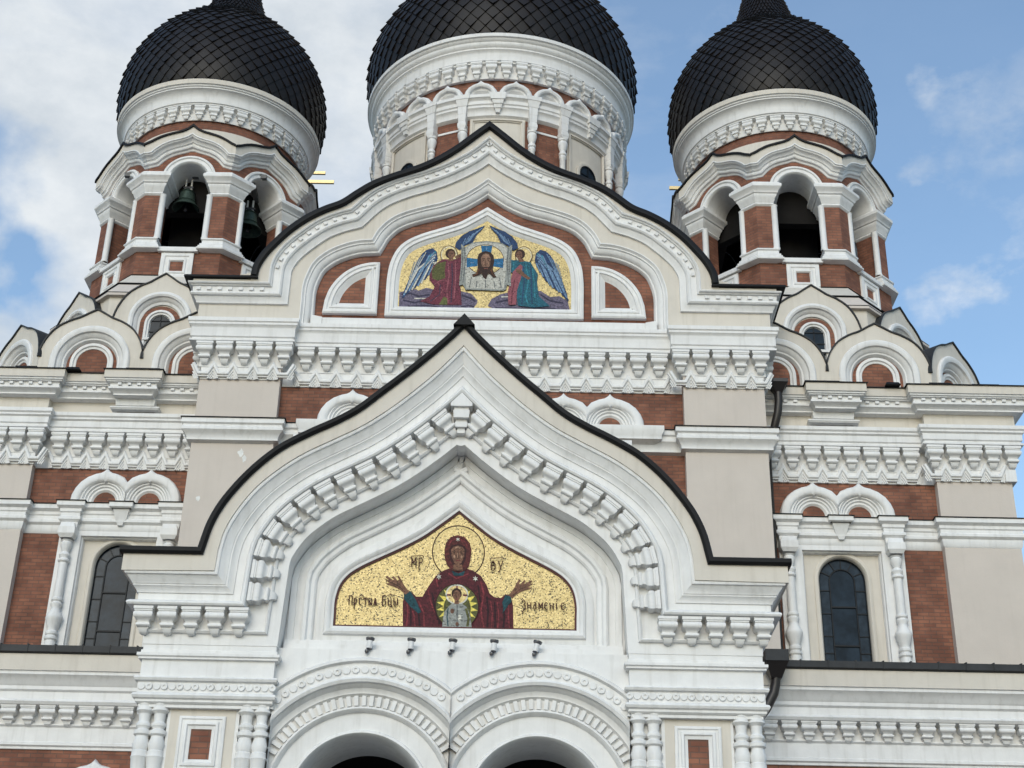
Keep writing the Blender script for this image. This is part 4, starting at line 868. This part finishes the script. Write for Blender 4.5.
# ================================================================== MOSAIC PICTURES (flat inlays at their real place)
def mm_(c1, c2=None, sc=34, **k): 
    c2 = c2 or tuple(x*(.86 if c1[0] > .2 else .7) for x in c1); key = (c1, c2, sc)
    if key not in mm_.d: mm_.d[key] = mosaicmat('mosaic_stone_%d' % len(mm_.d), c1, c2, sc, dark=.5, rough=.8, **k)
    return mm_.d[key]
mm_.d = {}
GOLD = mosaicmat('gold_tesserae', (.56, .44, .20), (.43, .32, .125), 52, .3, .42, dark=.14)
GOLD2 = mosaicmat('pale_gold_tesserae', (.46, .36, .15), (.36, .27, .095), 34, .25, .38, dark=.4)
SK = mm_((.185, .09, .055)); SKD = mm_((.09, .04, .025)); SKL = mm_((.34, .20, .13)); RB = mm_((.085, .012, .018)); RBL = mm_((.19, .028, .035)); RBD = mm_((.028, .005, .01)); TEAL = mm_((.01, .06, .075)); VEIL = mm_((.10, .02, .018)); DKL = mm_((.035, .008, .008), (.03, .008, .008)); WHT = mm_((.6, .58, .5)); HAIR = mm_((.035, .015, .01)); GREY = mm_((.27, .28, .26)); GREYD = mm_((.15, .16, .16)); OLIV = mm_((.10, .10, .03)); BLUE = mm_((.02, .14, .30)); WBL = mm_((.16, .26, .40)); WBD = mm_((.02, .05, .13)); PUR = mm_((.14, .12, .18)); PURD = mm_((.04, .035, .07)); MAR = mm_((.15, .03, .05)); MARL = mm_((.26, .08, .10)); TEA2 = mm_((.015, .11, .16)); TEA3 = mm_((.03, .2, .26)); YEL = mm_((.72, .6, .12))
class Pic:
    def __init__(s, parent, O, kx, kz, ax, bz, Y, sh=0.0): s.p, s.O, s.kx, s.kz, s.ax, s.bz, s.Y, s.n, s.sh = parent, O, kx, kz, ax, bz, Y, 0, sh
    def w(s, a, c): return ((a-s.ax-(s.bz-c)*s.sh)*s.kx, s.O[2]+(s.bz-c)*s.kz)
    def part(s, name, items):
        b = MB()
        for m, pts in items:
            s.n += 1; q = [s.w(*p) for p in pts]; y = s.Y-.0004*s.n
            tri = tessellate_polygon([[Vector((x, z, 0)) for x, z in q]])
            b.add([(x, y, z) for x, z in q], [tuple(t) for t in tri], m)
        return at0(b, name, s.p, s.O)
def ell(cx, cy, rx, ry, n=28, a0=0, a1=360): return [(cx+rx*math.cos(R_(a0+(a1-a0)*i/n)), cy+ry*math.sin(R_(a0+(a1-a0)*i/n))) for i in range(n if a1-a0 == 360 else n+1)]
def stroke(pts, w_):
    l = []; r = []
    for i, p in enumerate(pts):
        a = Vector(pts[max(0, i-1)]); c = Vector(pts[min(len(pts)-1, i+1)]); d = (c-a).normalized(); n = Vector((d.y, -d.x))*w_/2; l.append(tuple(Vector(p)+n)); r.append(tuple(Vector(p)-n))
    return l+r[::-1]
def annulus(cx, cy, r, w_, n=48): return stroke([(cx+r*math.cos(2*math.pi*i/n), cy+r*math.sin(2*math.pi*i/n)) for i in range(n)]+[(cx+r, cy-.01)], w_)
# ---- lower picture
O = (0, -9.55, 9.825)
b = MB(); b.plate([(x, z) for x, z in MF], -9.57, -9.53, GOLD); at0(b, 'gold_ground', LMo, O)
b = MB(); b.ver(MF, [(-.01, .0), (-.01, .03), (.035, .03), (.035, 0)], -9.57, mat('dark_red_border', (.07, .012, .012), .5), closed=True); at0(b, 'border', LMo, O)
p = Pic(LMo, O, .00487, .00529, 494, 497, -9.572, .038)
p.part('halo', [(DKL, annulus(507, 222, 97, 4)), (GOLD2, annulus(507, 222, 90, 9))])
robe = [(305, 496), (303, 410), (308, 375), (322, 362), (338, 372), (352, 385), (375, 385), (388, 362), (402, 340), (425, 308), (455, 288), (485, 278), (530, 278), (560, 288), (590, 306), (612, 340), (622, 368), (640, 382), (664, 384), (680, 370), (700, 376), (708, 410), (708, 496)]
it = [(RB, robe)]
for q, w_ in (([(318, 400), (322, 440), (318, 492)], 5), ([(332, 420), (345, 450), (350, 492)], 4), ([(360, 400), (380, 440), (384, 490)], 6), ([(395, 360), (405, 400), (420, 440)], 5), ([(425, 320), (432, 350)], 5), ([(590, 325), (600, 370), (590, 430), (600, 490)], 6), ([(625, 395), (632, 440), (628, 490)], 5), ([(650, 400), (655, 450), (650, 492)], 4), ([(692, 400), (690, 450), (694, 492)], 5), ([(470, 300), (500, 318), (545, 300)], 5)): it.append((RBL, stroke(q, w_)))
for q, w_ in (([(340, 395), (360, 440), (368, 492)], 7), ([(410, 370), (420, 420), (440, 480)], 7), ([(612, 380), (616, 430), (612, 492)], 7), ([(640, 400), (642, 450), (640, 494)], 6), ([(672, 400), (676, 450), (670, 494)], 7), ([(580, 340), (588, 400)], 6), ([(327, 380), (333, 430), (334, 494)], 6)): it.append((RBD, stroke(q, w_)))
it += [(TEAL, [(305, 365), (330, 366), (350, 395), (372, 440), (360, 445), (330, 420), (308, 395)]), (TEAL, [(700, 378), (680, 374), (668, 400), (672, 420), (668, 440), (690, 410), (704, 395)]),
       (TEAL, [(482, 290), (507, 300), (532, 290), (525, 308), (490, 308)])]
p.part('robe', it)
def hand(sg, cx):
    H = [(236, 316), (243, 314), (262, 326), (270, 328), (262, 318), (266, 313), (276, 322), (282, 330), (288, 326), (280, 314), (286, 311), (296, 326), (306, 344), (318, 360), (328, 368), (312, 380), (300, 368), (285, 358), (264, 350), (246, 345), (238, 340), (256, 340), (240, 330), (235, 324), (252, 330)]
    return H if sg < 0 else [(1018-a, c+5) for a, c in H]
p.part('hand', [(SK, hand(-1, 0)), (SKD, stroke([(262, 338), (290, 352), (312, 372)], 3))]); p.part('hand', [(SK, hand(1, 0)), (SKD, stroke([(756, 343), (728, 357), (706, 377)], 3))])
p.part('face', [(VEIL, [(455, 215), (460, 190), (478, 168), (505, 160), (532, 168), (550, 190), (556, 215), (552, 250), (545, 275), (530, 290), (485, 292), (465, 272), (456, 245)]), (RBL, stroke([(470, 200), (480, 182), (505, 172), (530, 182), (540, 200)], 4)), (DKL, [(472, 215), (480, 200), (505, 192), (530, 200), (538, 215), (534, 250), (520, 278), (490, 278), (476, 250)]),
                (SK, [(480, 215), (488, 204), (505, 199), (522, 204), (530, 215), (528, 240), (518, 262), (505, 272), (492, 262), (482, 240)]), (SKD, stroke([(483, 221), (492, 218), (499, 221)], 3)), (SKD, stroke([(511, 221), (518, 218), (527, 221)], 3)), (HAIR, ell(492, 226, 4, 2.2, 10)), (HAIR, ell(518, 226, 4, 2.2, 10)), (SKD, stroke([(506, 224), (508, 242), (501, 246), (509, 247)], 2.5)), (RBL, stroke([(497, 255), (505, 253), (513, 255)], 3)), (SKL, stroke([(504, 226), (504, 244)], 3)), (SKL, ell(492, 240, 4, 6, 10)), (SKL, ell(519, 240, 4, 6, 10)), (SKL, stroke([(494, 208), (505, 205), (516, 208)], 5)), (SK, [(490, 268), (520, 268), (524, 290), (486, 290)]), (SKD, stroke([(486, 285), (505, 291), (524, 285)], 4))])
def star(cx, cy, r): return [(cx+(r if i % 2 == 0 else r*.4)*math.sin(math.pi*i/6), cy-(r if i % 2 == 0 else r*.4)*math.cos(math.pi*i/6)) for i in range(12)]
p.part('star', [(WHT, star(505, 177, 9))]); p.part('star', [(WHT, star(435, 314, 11))]); p.part('star', [(WHT, star(570, 318, 11))])
it = [(OLIV, ell(503, 418, 78, 78, 40)), (YEL, [(503+(76 if i % 2 == 0 else 50)*math.sin(math.pi*i/18), 418-(76 if i % 2 == 0 else 50)*math.cos(math.pi*i/18)) for i in range(36)]), (OLIV, ell(503, 425, 50, 55, 36)), (WHT, ell(502, 376, 42, 36, 32)), (GOLD2, ell(502, 376, 37, 31, 32)), (MAR, stroke([(502, 345), (502, 360)], 6)), (MAR, stroke([(465, 378), (480, 378)], 6)), (MAR, stroke([(524, 378), (540, 378)], 6)), (DKL, annulus(502, 418, 79, 3))]
p.part('medallion', it)
p.part('child_figure', [(GREY, [(448, 490), (455, 440), (472, 418), (485, 408), (520, 408), (536, 418), (550, 445), (556, 490)]), (TEAL, stroke([(470, 425), (466, 455), (470, 488)], 4)), (OLIV, stroke([(535, 425), (545, 460), (540, 488)], 9)), (GREYD, stroke([(503, 412), (503, 490)], 4)), (HAIR, ell(501, 373, 19, 19, 20)), (SK, ell(501, 380, 14, 19, 20)), (SKD, stroke([(493, 378), (509, 378)], 2.5)), (SKD, stroke([(501, 380), (501, 388)], 2)), (RBL, stroke([(497, 392), (506, 392)], 2)), (SK, [(494, 396), (508, 396), (510, 410), (492, 410)]), (SK, ell(485, 435, 7, 9, 12)), (WHT, ell(512, 458, 7, 10, 12)), (SK, ell(503, 480, 6, 7, 12))])
# lettering of the inscriptions: brush-like strokes on a unit cell (x to the right, y up)
TXM = mat('dark_letter_stone', (.05, .012, .01), .7)
GLY = {'П': [[(0, 0), (0, 1.3)], [(0, 1.25), (.8, 1.3)], [(.8, 1.3), (.8, 0)]], 'р': [[(.1, -.55), (.1, .95)], [(.1, .8), (.4, 1), (.7, .75), (.6, .3), (.12, .1)]], 'с': [[(.75, .85), (.4, 1), (.1, .7), (.1, .25), (.4, 0), (.75, .12)]],
       'т': [[(0, .95), (.9, 1)], [(.45, 1), (.42, 0)], [(0, .95), (0, .7)], [(.9, 1), (.9, .72)]], 'ы': [[(.05, 1), (.05, 0)], [(.05, .05), (.4, .02), (.5, .3), (.35, .5), (.05, .5)], [(.82, 1), (.82, 0)]],
       'я': [[(.45, 1), (.05, 0)], [(.45, 1), (.85, 0)], [(.2, .45), (.7, .45)], [(.45, .45), (.45, 0)]], 'Б': [[(.05, 1.3), (.05, 0)], [(.05, 1.28), (.75, 1.32)], [(.05, .75), (.5, .75), (.75, .5), (.6, .05), (.05, 0)]],
       'ц': [[(.05, 1), (.05, .05)], [(.65, 1), (.65, .05)], [(.05, .05), (.85, .05)], [(.85, .05), (.88, -.3)]], 'З': [[(.05, 1.15), (.4, 1.35), (.75, 1.1), (.65, .8), (.35, .7)], [(.35, .7), (.75, .5), (.75, .1), (.4, -.15), (.05, -.4), (.3, -.6)]],
       'н': [[(.05, 1), (.05, 0)], [(.75, 1), (.75, 0)], [(.05, .6), (.75, .45)]], 'а': [[(.15, .95), (.62, 1)], [(.62, 1), (.62, 0)], [(.62, .55), (.2, .55), (.05, .28), (.25, .0), (.62, .12)]], 'м': [[(.05, 0), (.05, 1)], [(.05, 1), (.45, .35)], [(.45, .35), (.85, 1)], [(.85, 1), (.85, 0)]],
       'е': [[(.72, .78), (.55, 1), (.22, .95), (.06, .6), (.1, .2), (.38, 0), (.75, .0)], [(.1, .5), (.62, .58)]], 'i': [[(.2, .95), (.2, 0)], [(.1, 1.15), (.2, 1.2)], [(.26, 1.22), (.34, 1.16)]],
       'М': [[(.05, 0), (.05, 1.3)], [(.05, 1.3), (.42, .6)], [(.42, .6), (.8, 1.3)], [(.8, 1.3), (.8, 0)], [(.05, .65), (.3, .7)]], 'Р': [[(.1, -.35), (.1, 1.3)], [(.1, 1.2), (.55, 1.3), (.75, 1), (.55, .65), (.12, .6)]],
       'Ѳ': [[(.4, 1.3), (.1, 1.0), (.02, .6), (.15, .1), (.45, 0), (.75, .3), (.75, .9), (.4, 1.3)], [(.0, .6), (.8, .6)]], 'У': [[(.05, 1.3), (.4, .6)], [(.85, 1.3), (.4, .3), (.2, -.2), (.0, -.1)]]}
def words(name, s_, a0, c0, pitch, wd, h, extra=()):
    it = []
    for i, ch in enumerate(s_):
        for st in GLY.get(ch, ()): it.append((TXM, stroke([(a0+i*pitch+x*wd, c0-y*h) for x, y in st], 3.8)))
    for q in extra: it.append((TXM, stroke(q, 3)))
    p.part(name, it)
words('inscription', 'Прстыя', 106, 420, 18, 14, 25, [[(143, 390), (152, 386), (162, 390)], [(96, 404), (106, 402)]])
words('inscription', 'Бцы', 228, 420, 21, 17, 26, [[(246, 386), (258, 382), (274, 386)], [(258, 378), (262, 384)]])
words('inscription', 'Знаменiе', 740, 424, 20.5, 16.5, 24, [[(866, 388), (878, 386)], [(736, 392), (744, 388)]])
words('monogram', 'МР', 333, 284, 26, 21, 27, [[(331, 244), (376, 241)], [(331, 244), (331, 251)], [(376, 241), (377, 248)]])
words('monogram', 'ѲУ', 627, 290, 27, 22, 27, [[(626, 246), (676, 243)], [(626, 246), (626, 253)], [(676, 243), (677, 250)]])
# ---- upper picture
O = (0, .6, 21.99)
UF = inset(D0F, .31)
b = MB(); b.plate(UF, .585, .62, GOLD2); at0(b, 'gold_ground', UM, O)
p = Pic(UM, O, .00522, .00640, 502, 535, .583, .008)
p.part('clouds', [(PUR, [(50, 490), (48, 410), (90, 400), (110, 385), (150, 400), (190, 385), (240, 395), (380, 400), (430, 410), (470, 450), (440, 490)]), (PUR, [(560, 490), (520, 470), (540, 435), (590, 410), (640, 400), (700, 400), (800, 390), (850, 420), (900, 415), (945, 440), (955, 490)]),
                  (PURD, stroke([(60, 420), (110, 415), (150, 430), (210, 420)], 9)), (PURD, stroke([(70, 450), (130, 462), (180, 450)], 8)), (PURD, stroke([(380, 420), (430, 435), (455, 450)], 9)), (PURD, stroke([(560, 455), (620, 440), (660, 450)], 9)), (PURD, stroke([(800, 410), (850, 440), (920, 450)], 9)), (PURD, stroke([(560, 480), (700, 482), (880, 478)], 6)), (PURD, stroke([(380, 478), (420, 470), (450, 478)], 6)), (PURD, stroke([(100, 480), (200, 474), (260, 482)], 6)), (WHT, stroke([(130, 440), (190, 440)], 5)), (WHT, stroke([(590, 425), (640, 422)], 5)), (GOLD2, [(478, 400), (495, 400), (505, 470), (480, 485), (460, 470)])])
for sg in (-1, 1):
    X = (lambda a: a) if sg < 0 else (lambda a: 1012-a)
    F_ = lambda pts: [(X(a), c) for a, c in pts]
    w1 = [(WBD, F_([(245, 235), (238, 200), (215, 182), (185, 190), (160, 210), (140, 240), (120, 290), (95, 345), (70, 410), (72, 440), (95, 410), (110, 395), (150, 370), (190, 335), (210, 300), (235, 270)]))]
    for i, (a, c) in enumerate(((66, 440), (72, 425), (80, 412), (92, 415), (100, 402), (114, 398), (128, 388), (145, 378), (162, 364), (180, 345), (198, 322), (215, 298))):
        w1.append(((WBD, WBL, WBL if sg > 0 else WHT)[i % 3], stroke(F_([(236-i*1.5, 205+i*5), ((236+a)/2-22+i*3, (205+c)/2-22+i*2), (a, c)]), 8)))
    for i in range(5): w1.append((WBL if i % 3 else TEA3, stroke(F_([(232-i*8, 200+i*4), (190-i*8, 250+i*14), (150-i*9, 320+i*13)]), 7)))
    for i in range(6): w1.append((WHT if sg < 0 and i % 2 == 0 else WBL, stroke(F_([(180-i*12, 205+i*10), (150-i*9, 260+i*10), (110-i*5, 340+i*12)]), 3)))
    p.part('wing', w1)
    w2 = [(WBD, F_([(495, 58), (455, 75), (410, 90), (370, 115), (340, 150), (335, 175), (360, 190), (390, 165), (430, 150), (450, 110), (480, 80)]))]
    for i in range(5): w2.append((WBL, stroke(F_([(480-i*22, 72+i*14), (440-i*15, 105+i*12), (410-i*8, 145+i*5)]), 4)))
    p.part('wing', w2)
    p.part('angel_halo', [(DKL, annulus(X(304), 215, 46, 3)), (GOLD2, ell(X(304), 215, 44, 44)), (WHT, annulus(X(304), 215, 40, 3))])
    if sg < 0:
        p.part('angel', [(MAR, [(205, 320), (225, 270), (270, 240), (340, 238), (370, 225), (378, 250), (365, 330), (375, 400), (382, 470), (230, 470), (160, 455), (210, 430), (235, 380), (205, 345)]), (OLIV, [(215, 300), (240, 262), (290, 250), (285, 300), (290, 335), (250, 350), (222, 340)]), (mm_((.12, .13, .04)), [(262, 470), (285, 430), (310, 440), (305, 470)]), (MARL, stroke([(300, 250), (310, 320), (300, 400), (310, 460)], 6)), (MARL, stroke([(340, 250), (345, 340), (340, 440)], 7)), (MARL, stroke([(250, 360), (280, 400), (230, 450)], 6)), (MARL, stroke([(230, 370), (260, 350), (300, 350)], 5)), (PURD, stroke([(322, 260), (328, 340), (325, 460)], 5)), (PURD, stroke([(265, 370), (262, 420), (215, 455)], 5)), (SK, [(335, 225), (368, 208), (374, 216), (345, 240)]),
                       (HAIR, ell(312, 210, 27, 25)), (SK, ell(317, 215, 18, 21)), (SKD, stroke([(308, 211), (328, 210)], 3)), (SK, [(305, 232), (328, 232), (330, 246), (300, 248)]), (SKD, stroke([(320, 224), (328, 223)], 2))])
    else:
        p.part('angel', [(TEA2, [(640, 240), (700, 240), (745, 250), (785, 310), (780, 345), (790, 420), (850, 470), (760, 478), (680, 470), (670, 400), (690, 330), (640, 300)]), (MARL, [(650, 300), (690, 260), (702, 270), (695, 330), (675, 390), (670, 465), (630, 468), (625, 400), (640, 340)]), (TEA3, stroke([(720, 265), (735, 340), (720, 420), (735, 470)], 7)), (TEA3, stroke([(755, 280), (765, 350), (770, 430)], 6)), (TEA3, stroke([(655, 250), (650, 290)], 6)), (WBD, stroke([(705, 270), (712, 350), (700, 465)], 5)), (WBD, stroke([(745, 270), (750, 350), (755, 460)], 5)), (SK, [(665, 288), (690, 284), (715, 310), (745, 330), (735, 340), (700, 320), (670, 300)]), (MAR, stroke([(660, 340), (650, 400), (645, 460)], 5)),
                       (HAIR, ell(688, 208, 27, 25)), (SK, ell(683, 213, 17, 20)), (SKD, stroke([(673, 210), (692, 212)], 3)), (SK, [(676, 230), (704, 232), (712, 246), (684, 248)]), (SKD, stroke([(674, 222), (682, 223)], 2))])
it = [(GREY, [(368, 160), (390, 178), (430, 152), (505, 143), (590, 152), (622, 175), (645, 160), (640, 250), (640, 340), (642, 375), (620, 365), (615, 390), (600, 398), (400, 395), (385, 370), (365, 375), (372, 260)]), (mm_((.47, .46, .41)), [(395, 180), (430, 158), (505, 150), (590, 158), (618, 182), (612, 300), (604, 390), (405, 388), (396, 300)])]
for q in ([(385, 175), (395, 250), (385, 360)], [(372, 180), (380, 250), (374, 350)], [(625, 180), (618, 250), (628, 355)], [(636, 190), (632, 300)], [(430, 330), (420, 385)], [(580, 330), (590, 385)], [(460, 350), (455, 385)], [(550, 350), (556, 385)], [(505, 345), (505, 385)]): it.append((GREYD, stroke(q, 5)))
p.part('cloth', it)
p.part('halo', [(DKL, ell(500, 240, 101, 78, 48)), (GOLD2, ell(500, 240, 98, 75, 48)), (BLUE, [(476, 168), (538, 168), (532, 205), (482, 205)]), (BLUE, [(402, 232), (460, 238), (460, 275), (402, 282)]), (BLUE, [(598, 232), (540, 238), (540, 275), (598, 282)]), (WBL, stroke([(507, 172), (507, 190)], 4)), (WBL, stroke([(420, 258), (440, 258)], 4)), (WBL, stroke([(562, 258), (582, 258)], 4))])
p.part('face', [(HAIR, [(458, 235), (465, 212), (485, 200), (507, 197), (530, 203), (545, 220), (550, 250), (542, 290), (556, 320), (566, 330), (548, 334), (530, 318), (520, 312), (507, 342), (492, 332), (484, 312), (470, 322), (440, 332), (432, 318), (456, 310), (462, 280)]), (mm_((.14, .05, .02)), stroke([(440, 326), (460, 312), (468, 285), (470, 300)], 5)), (mm_((.14, .05, .02)), stroke([(556, 326), (540, 312), (534, 285), (532, 300)], 5)),
                (mm_((.22, .12, .08)), [(478, 232), (488, 214), (505, 208), (520, 214), (530, 232), (528, 265), (518, 295), (505, 305), (490, 295), (480, 265)]), (HAIR, [(484, 275), (495, 280), (505, 277), (516, 280), (525, 274), (520, 300), (506, 325), (490, 302)]), (SKL, stroke([(505, 218), (505, 258)], 4)), (SKL, ell(488, 262, 5, 8, 10)), (SKL, ell(522, 262, 5, 8, 10)), (SKL, stroke([(490, 222), (505, 217), (519, 222)], 6)), (mm_((.24, .08, .06)), stroke([(496, 288), (506, 286), (515, 288)], 4)), (SKD, stroke([(482, 238), (490, 234), (499, 238)], 3.5)), (SKD, stroke([(511, 238), (518, 234), (527, 238)], 3.5)), (HAIR, ell(491, 244, 4.5, 2.6, 10)), (HAIR, ell(518, 244, 4.5, 2.6, 10)), (SKD, stroke([(502, 240), (502, 262), (498, 268), (508, 270)], 3)), (SKD, stroke([(484, 250), (488, 270)], 3)), (SKD, stroke([(526, 250), (522, 270)], 3))])
# patches where the paint has flaked
def flake(cx, cz, y, r, seed):
    rr = random.Random(seed); b = MB(); b.plate([(cx+r*rr.uniform(.35, 1)*math.cos(a*.55), cz+r*1.3*rr.uniform(.4, 1)*math.sin(a*.55)) for a in range(11)], y-.003, y, FLK); b.build('flaked_patch', ROOT)
FLK = mat('bare_plaster', (.74, .74, .72), .8, var=.2, vs=8)
flake(-6.22, 17.72, YP, .11, 3); flake(-6.12, 17.55, YP, .1, 4); flake(-7.2, 16.4, YP, .07, 5); flake(-6.6, 15.6, YP, .05, 6)
# ================================================================== RAINWATER PIPES, LEAD FLASHING, GILDED CROSSES
def tube(b, pts, r, m, n=12):
    P = [Vector(q) for q in pts]; prev = None
    rings = []
    for i, q in enumerate(P):
        d = (P[min(i+1, len(P)-1)]-P[max(i-1, 0)]).normalized(); u = d.cross(Vector((0, 1, 0))); u = u.normalized() if u.length > .1 else Vector((1, 0, 0)); v_ = d.cross(u).normalized()
        rings.append([tuple(q+u*r*math.cos(2*math.pi*k/n)+v_*r*math.sin(2*math.pi*k/n)) for k in range(n)])
    vs = [x for g_ in rings for x in g_]; b.add(vs, [(i*n+k, i*n+(k+1) % n, (i+1)*n+(k+1) % n, (i+1)*n+k) for i in range(len(P)-1) for k in range(n)]+[tuple(range(n))], m)
DP = mat('brown_black_pipe', (.022, .018, .017), .4, .2, spec=.5)
for s in (-1, 1):
    x = s*7.98
    b = MB(); b.frus(x-.1, x+.1, .60, .8, 19.92, x-.22, x+.22, .45, .9, 20.14, DP); b.frus(x-.24, x+.24, .43, .9, 20.14, x-.24, x+.24, .43, .9, 20.24, DP)
    if s < 0: tube(b, [(x, .70, 19.96), (x+.1, 1.2, 19.7), (x+.3, 1.4, 19.4), (x+.32, 1.42, 12.3)], .09, DP)
    else: tube(b, [(x, .70, 19.96), (x, .72, 19.65), (x-s*.04, .75, 19.35), (x-s*.14, .85, 18.95), (x-s*.26, 1.0, 18.6), (x-s*.32, 1.15, 18.3), (x-s*.32, 1.25, 12.3)], .11, DP); b.build('rainwater_pipe', ROOT)
    x = -5.9 if s < 0 else 6.86
    b = MB(); b.frus(x-.12, x+.12, -2.72, -2.5, 11.08, x-.25, x+.25, -2.95, -2.45, 11.40, DP); b.frus(x-.26, x+.26, -2.97, -2.4, 11.40, x-.26, x+.26, -2.97, -2.4, 11.66, RG)
    tube(b, [(x, -2.62, 11.12), (x-s*.02, -2.60, 10.95), (x-s*.07, -2.6, 10.75), (x-s*.26, -2.6, 10.4), (x-s*.6, -2.6, 10.0), (x-s*.8, -2.6, 9.6), (x-s*.85, -2.55, 0)], .11, DP); b.build('rainwater_pipe', ROOT)
    b = MB()
    for x0, x1, dz in ((8.7, 9.7, .05), (9.9, 10.2, .02), (10.9, 11.3, .04), (12.05, 12.7, .05), (13.2, 14.0, .03)):
        b.frus(s*x0 if s > 0 else -x1, s*x1 if s > 0 else -x0, .66, 1.62, 20.24, (s*x0 if s > 0 else -x1)+.03, (s*x1 if s > 0 else -x0)-.05, .70, 1.64, 20.28+dz, RF)
    b.build('roof_flashing', ROOT)
for s in (-1, 1):
    x = s*8.35; b = MB()
    b.lathe([(.2, 34.4), (.3, 34.6), (.15, 34.8), (.3, 35.1), (.1, 35.4)], x, 17.5, GD, 16)
    b.box(x-.06, x+.06, 17.45, 17.55, 35.2, 40.1, GD)
    b.box(x-1.2, x+1.2, 17.45, 17.55, 38.18, 38.33, GD); b.box(x-.8, x+.8, 17.45, 17.55, 38.65, 38.78, GD)
    b.build('gilded_cross', ROOT)
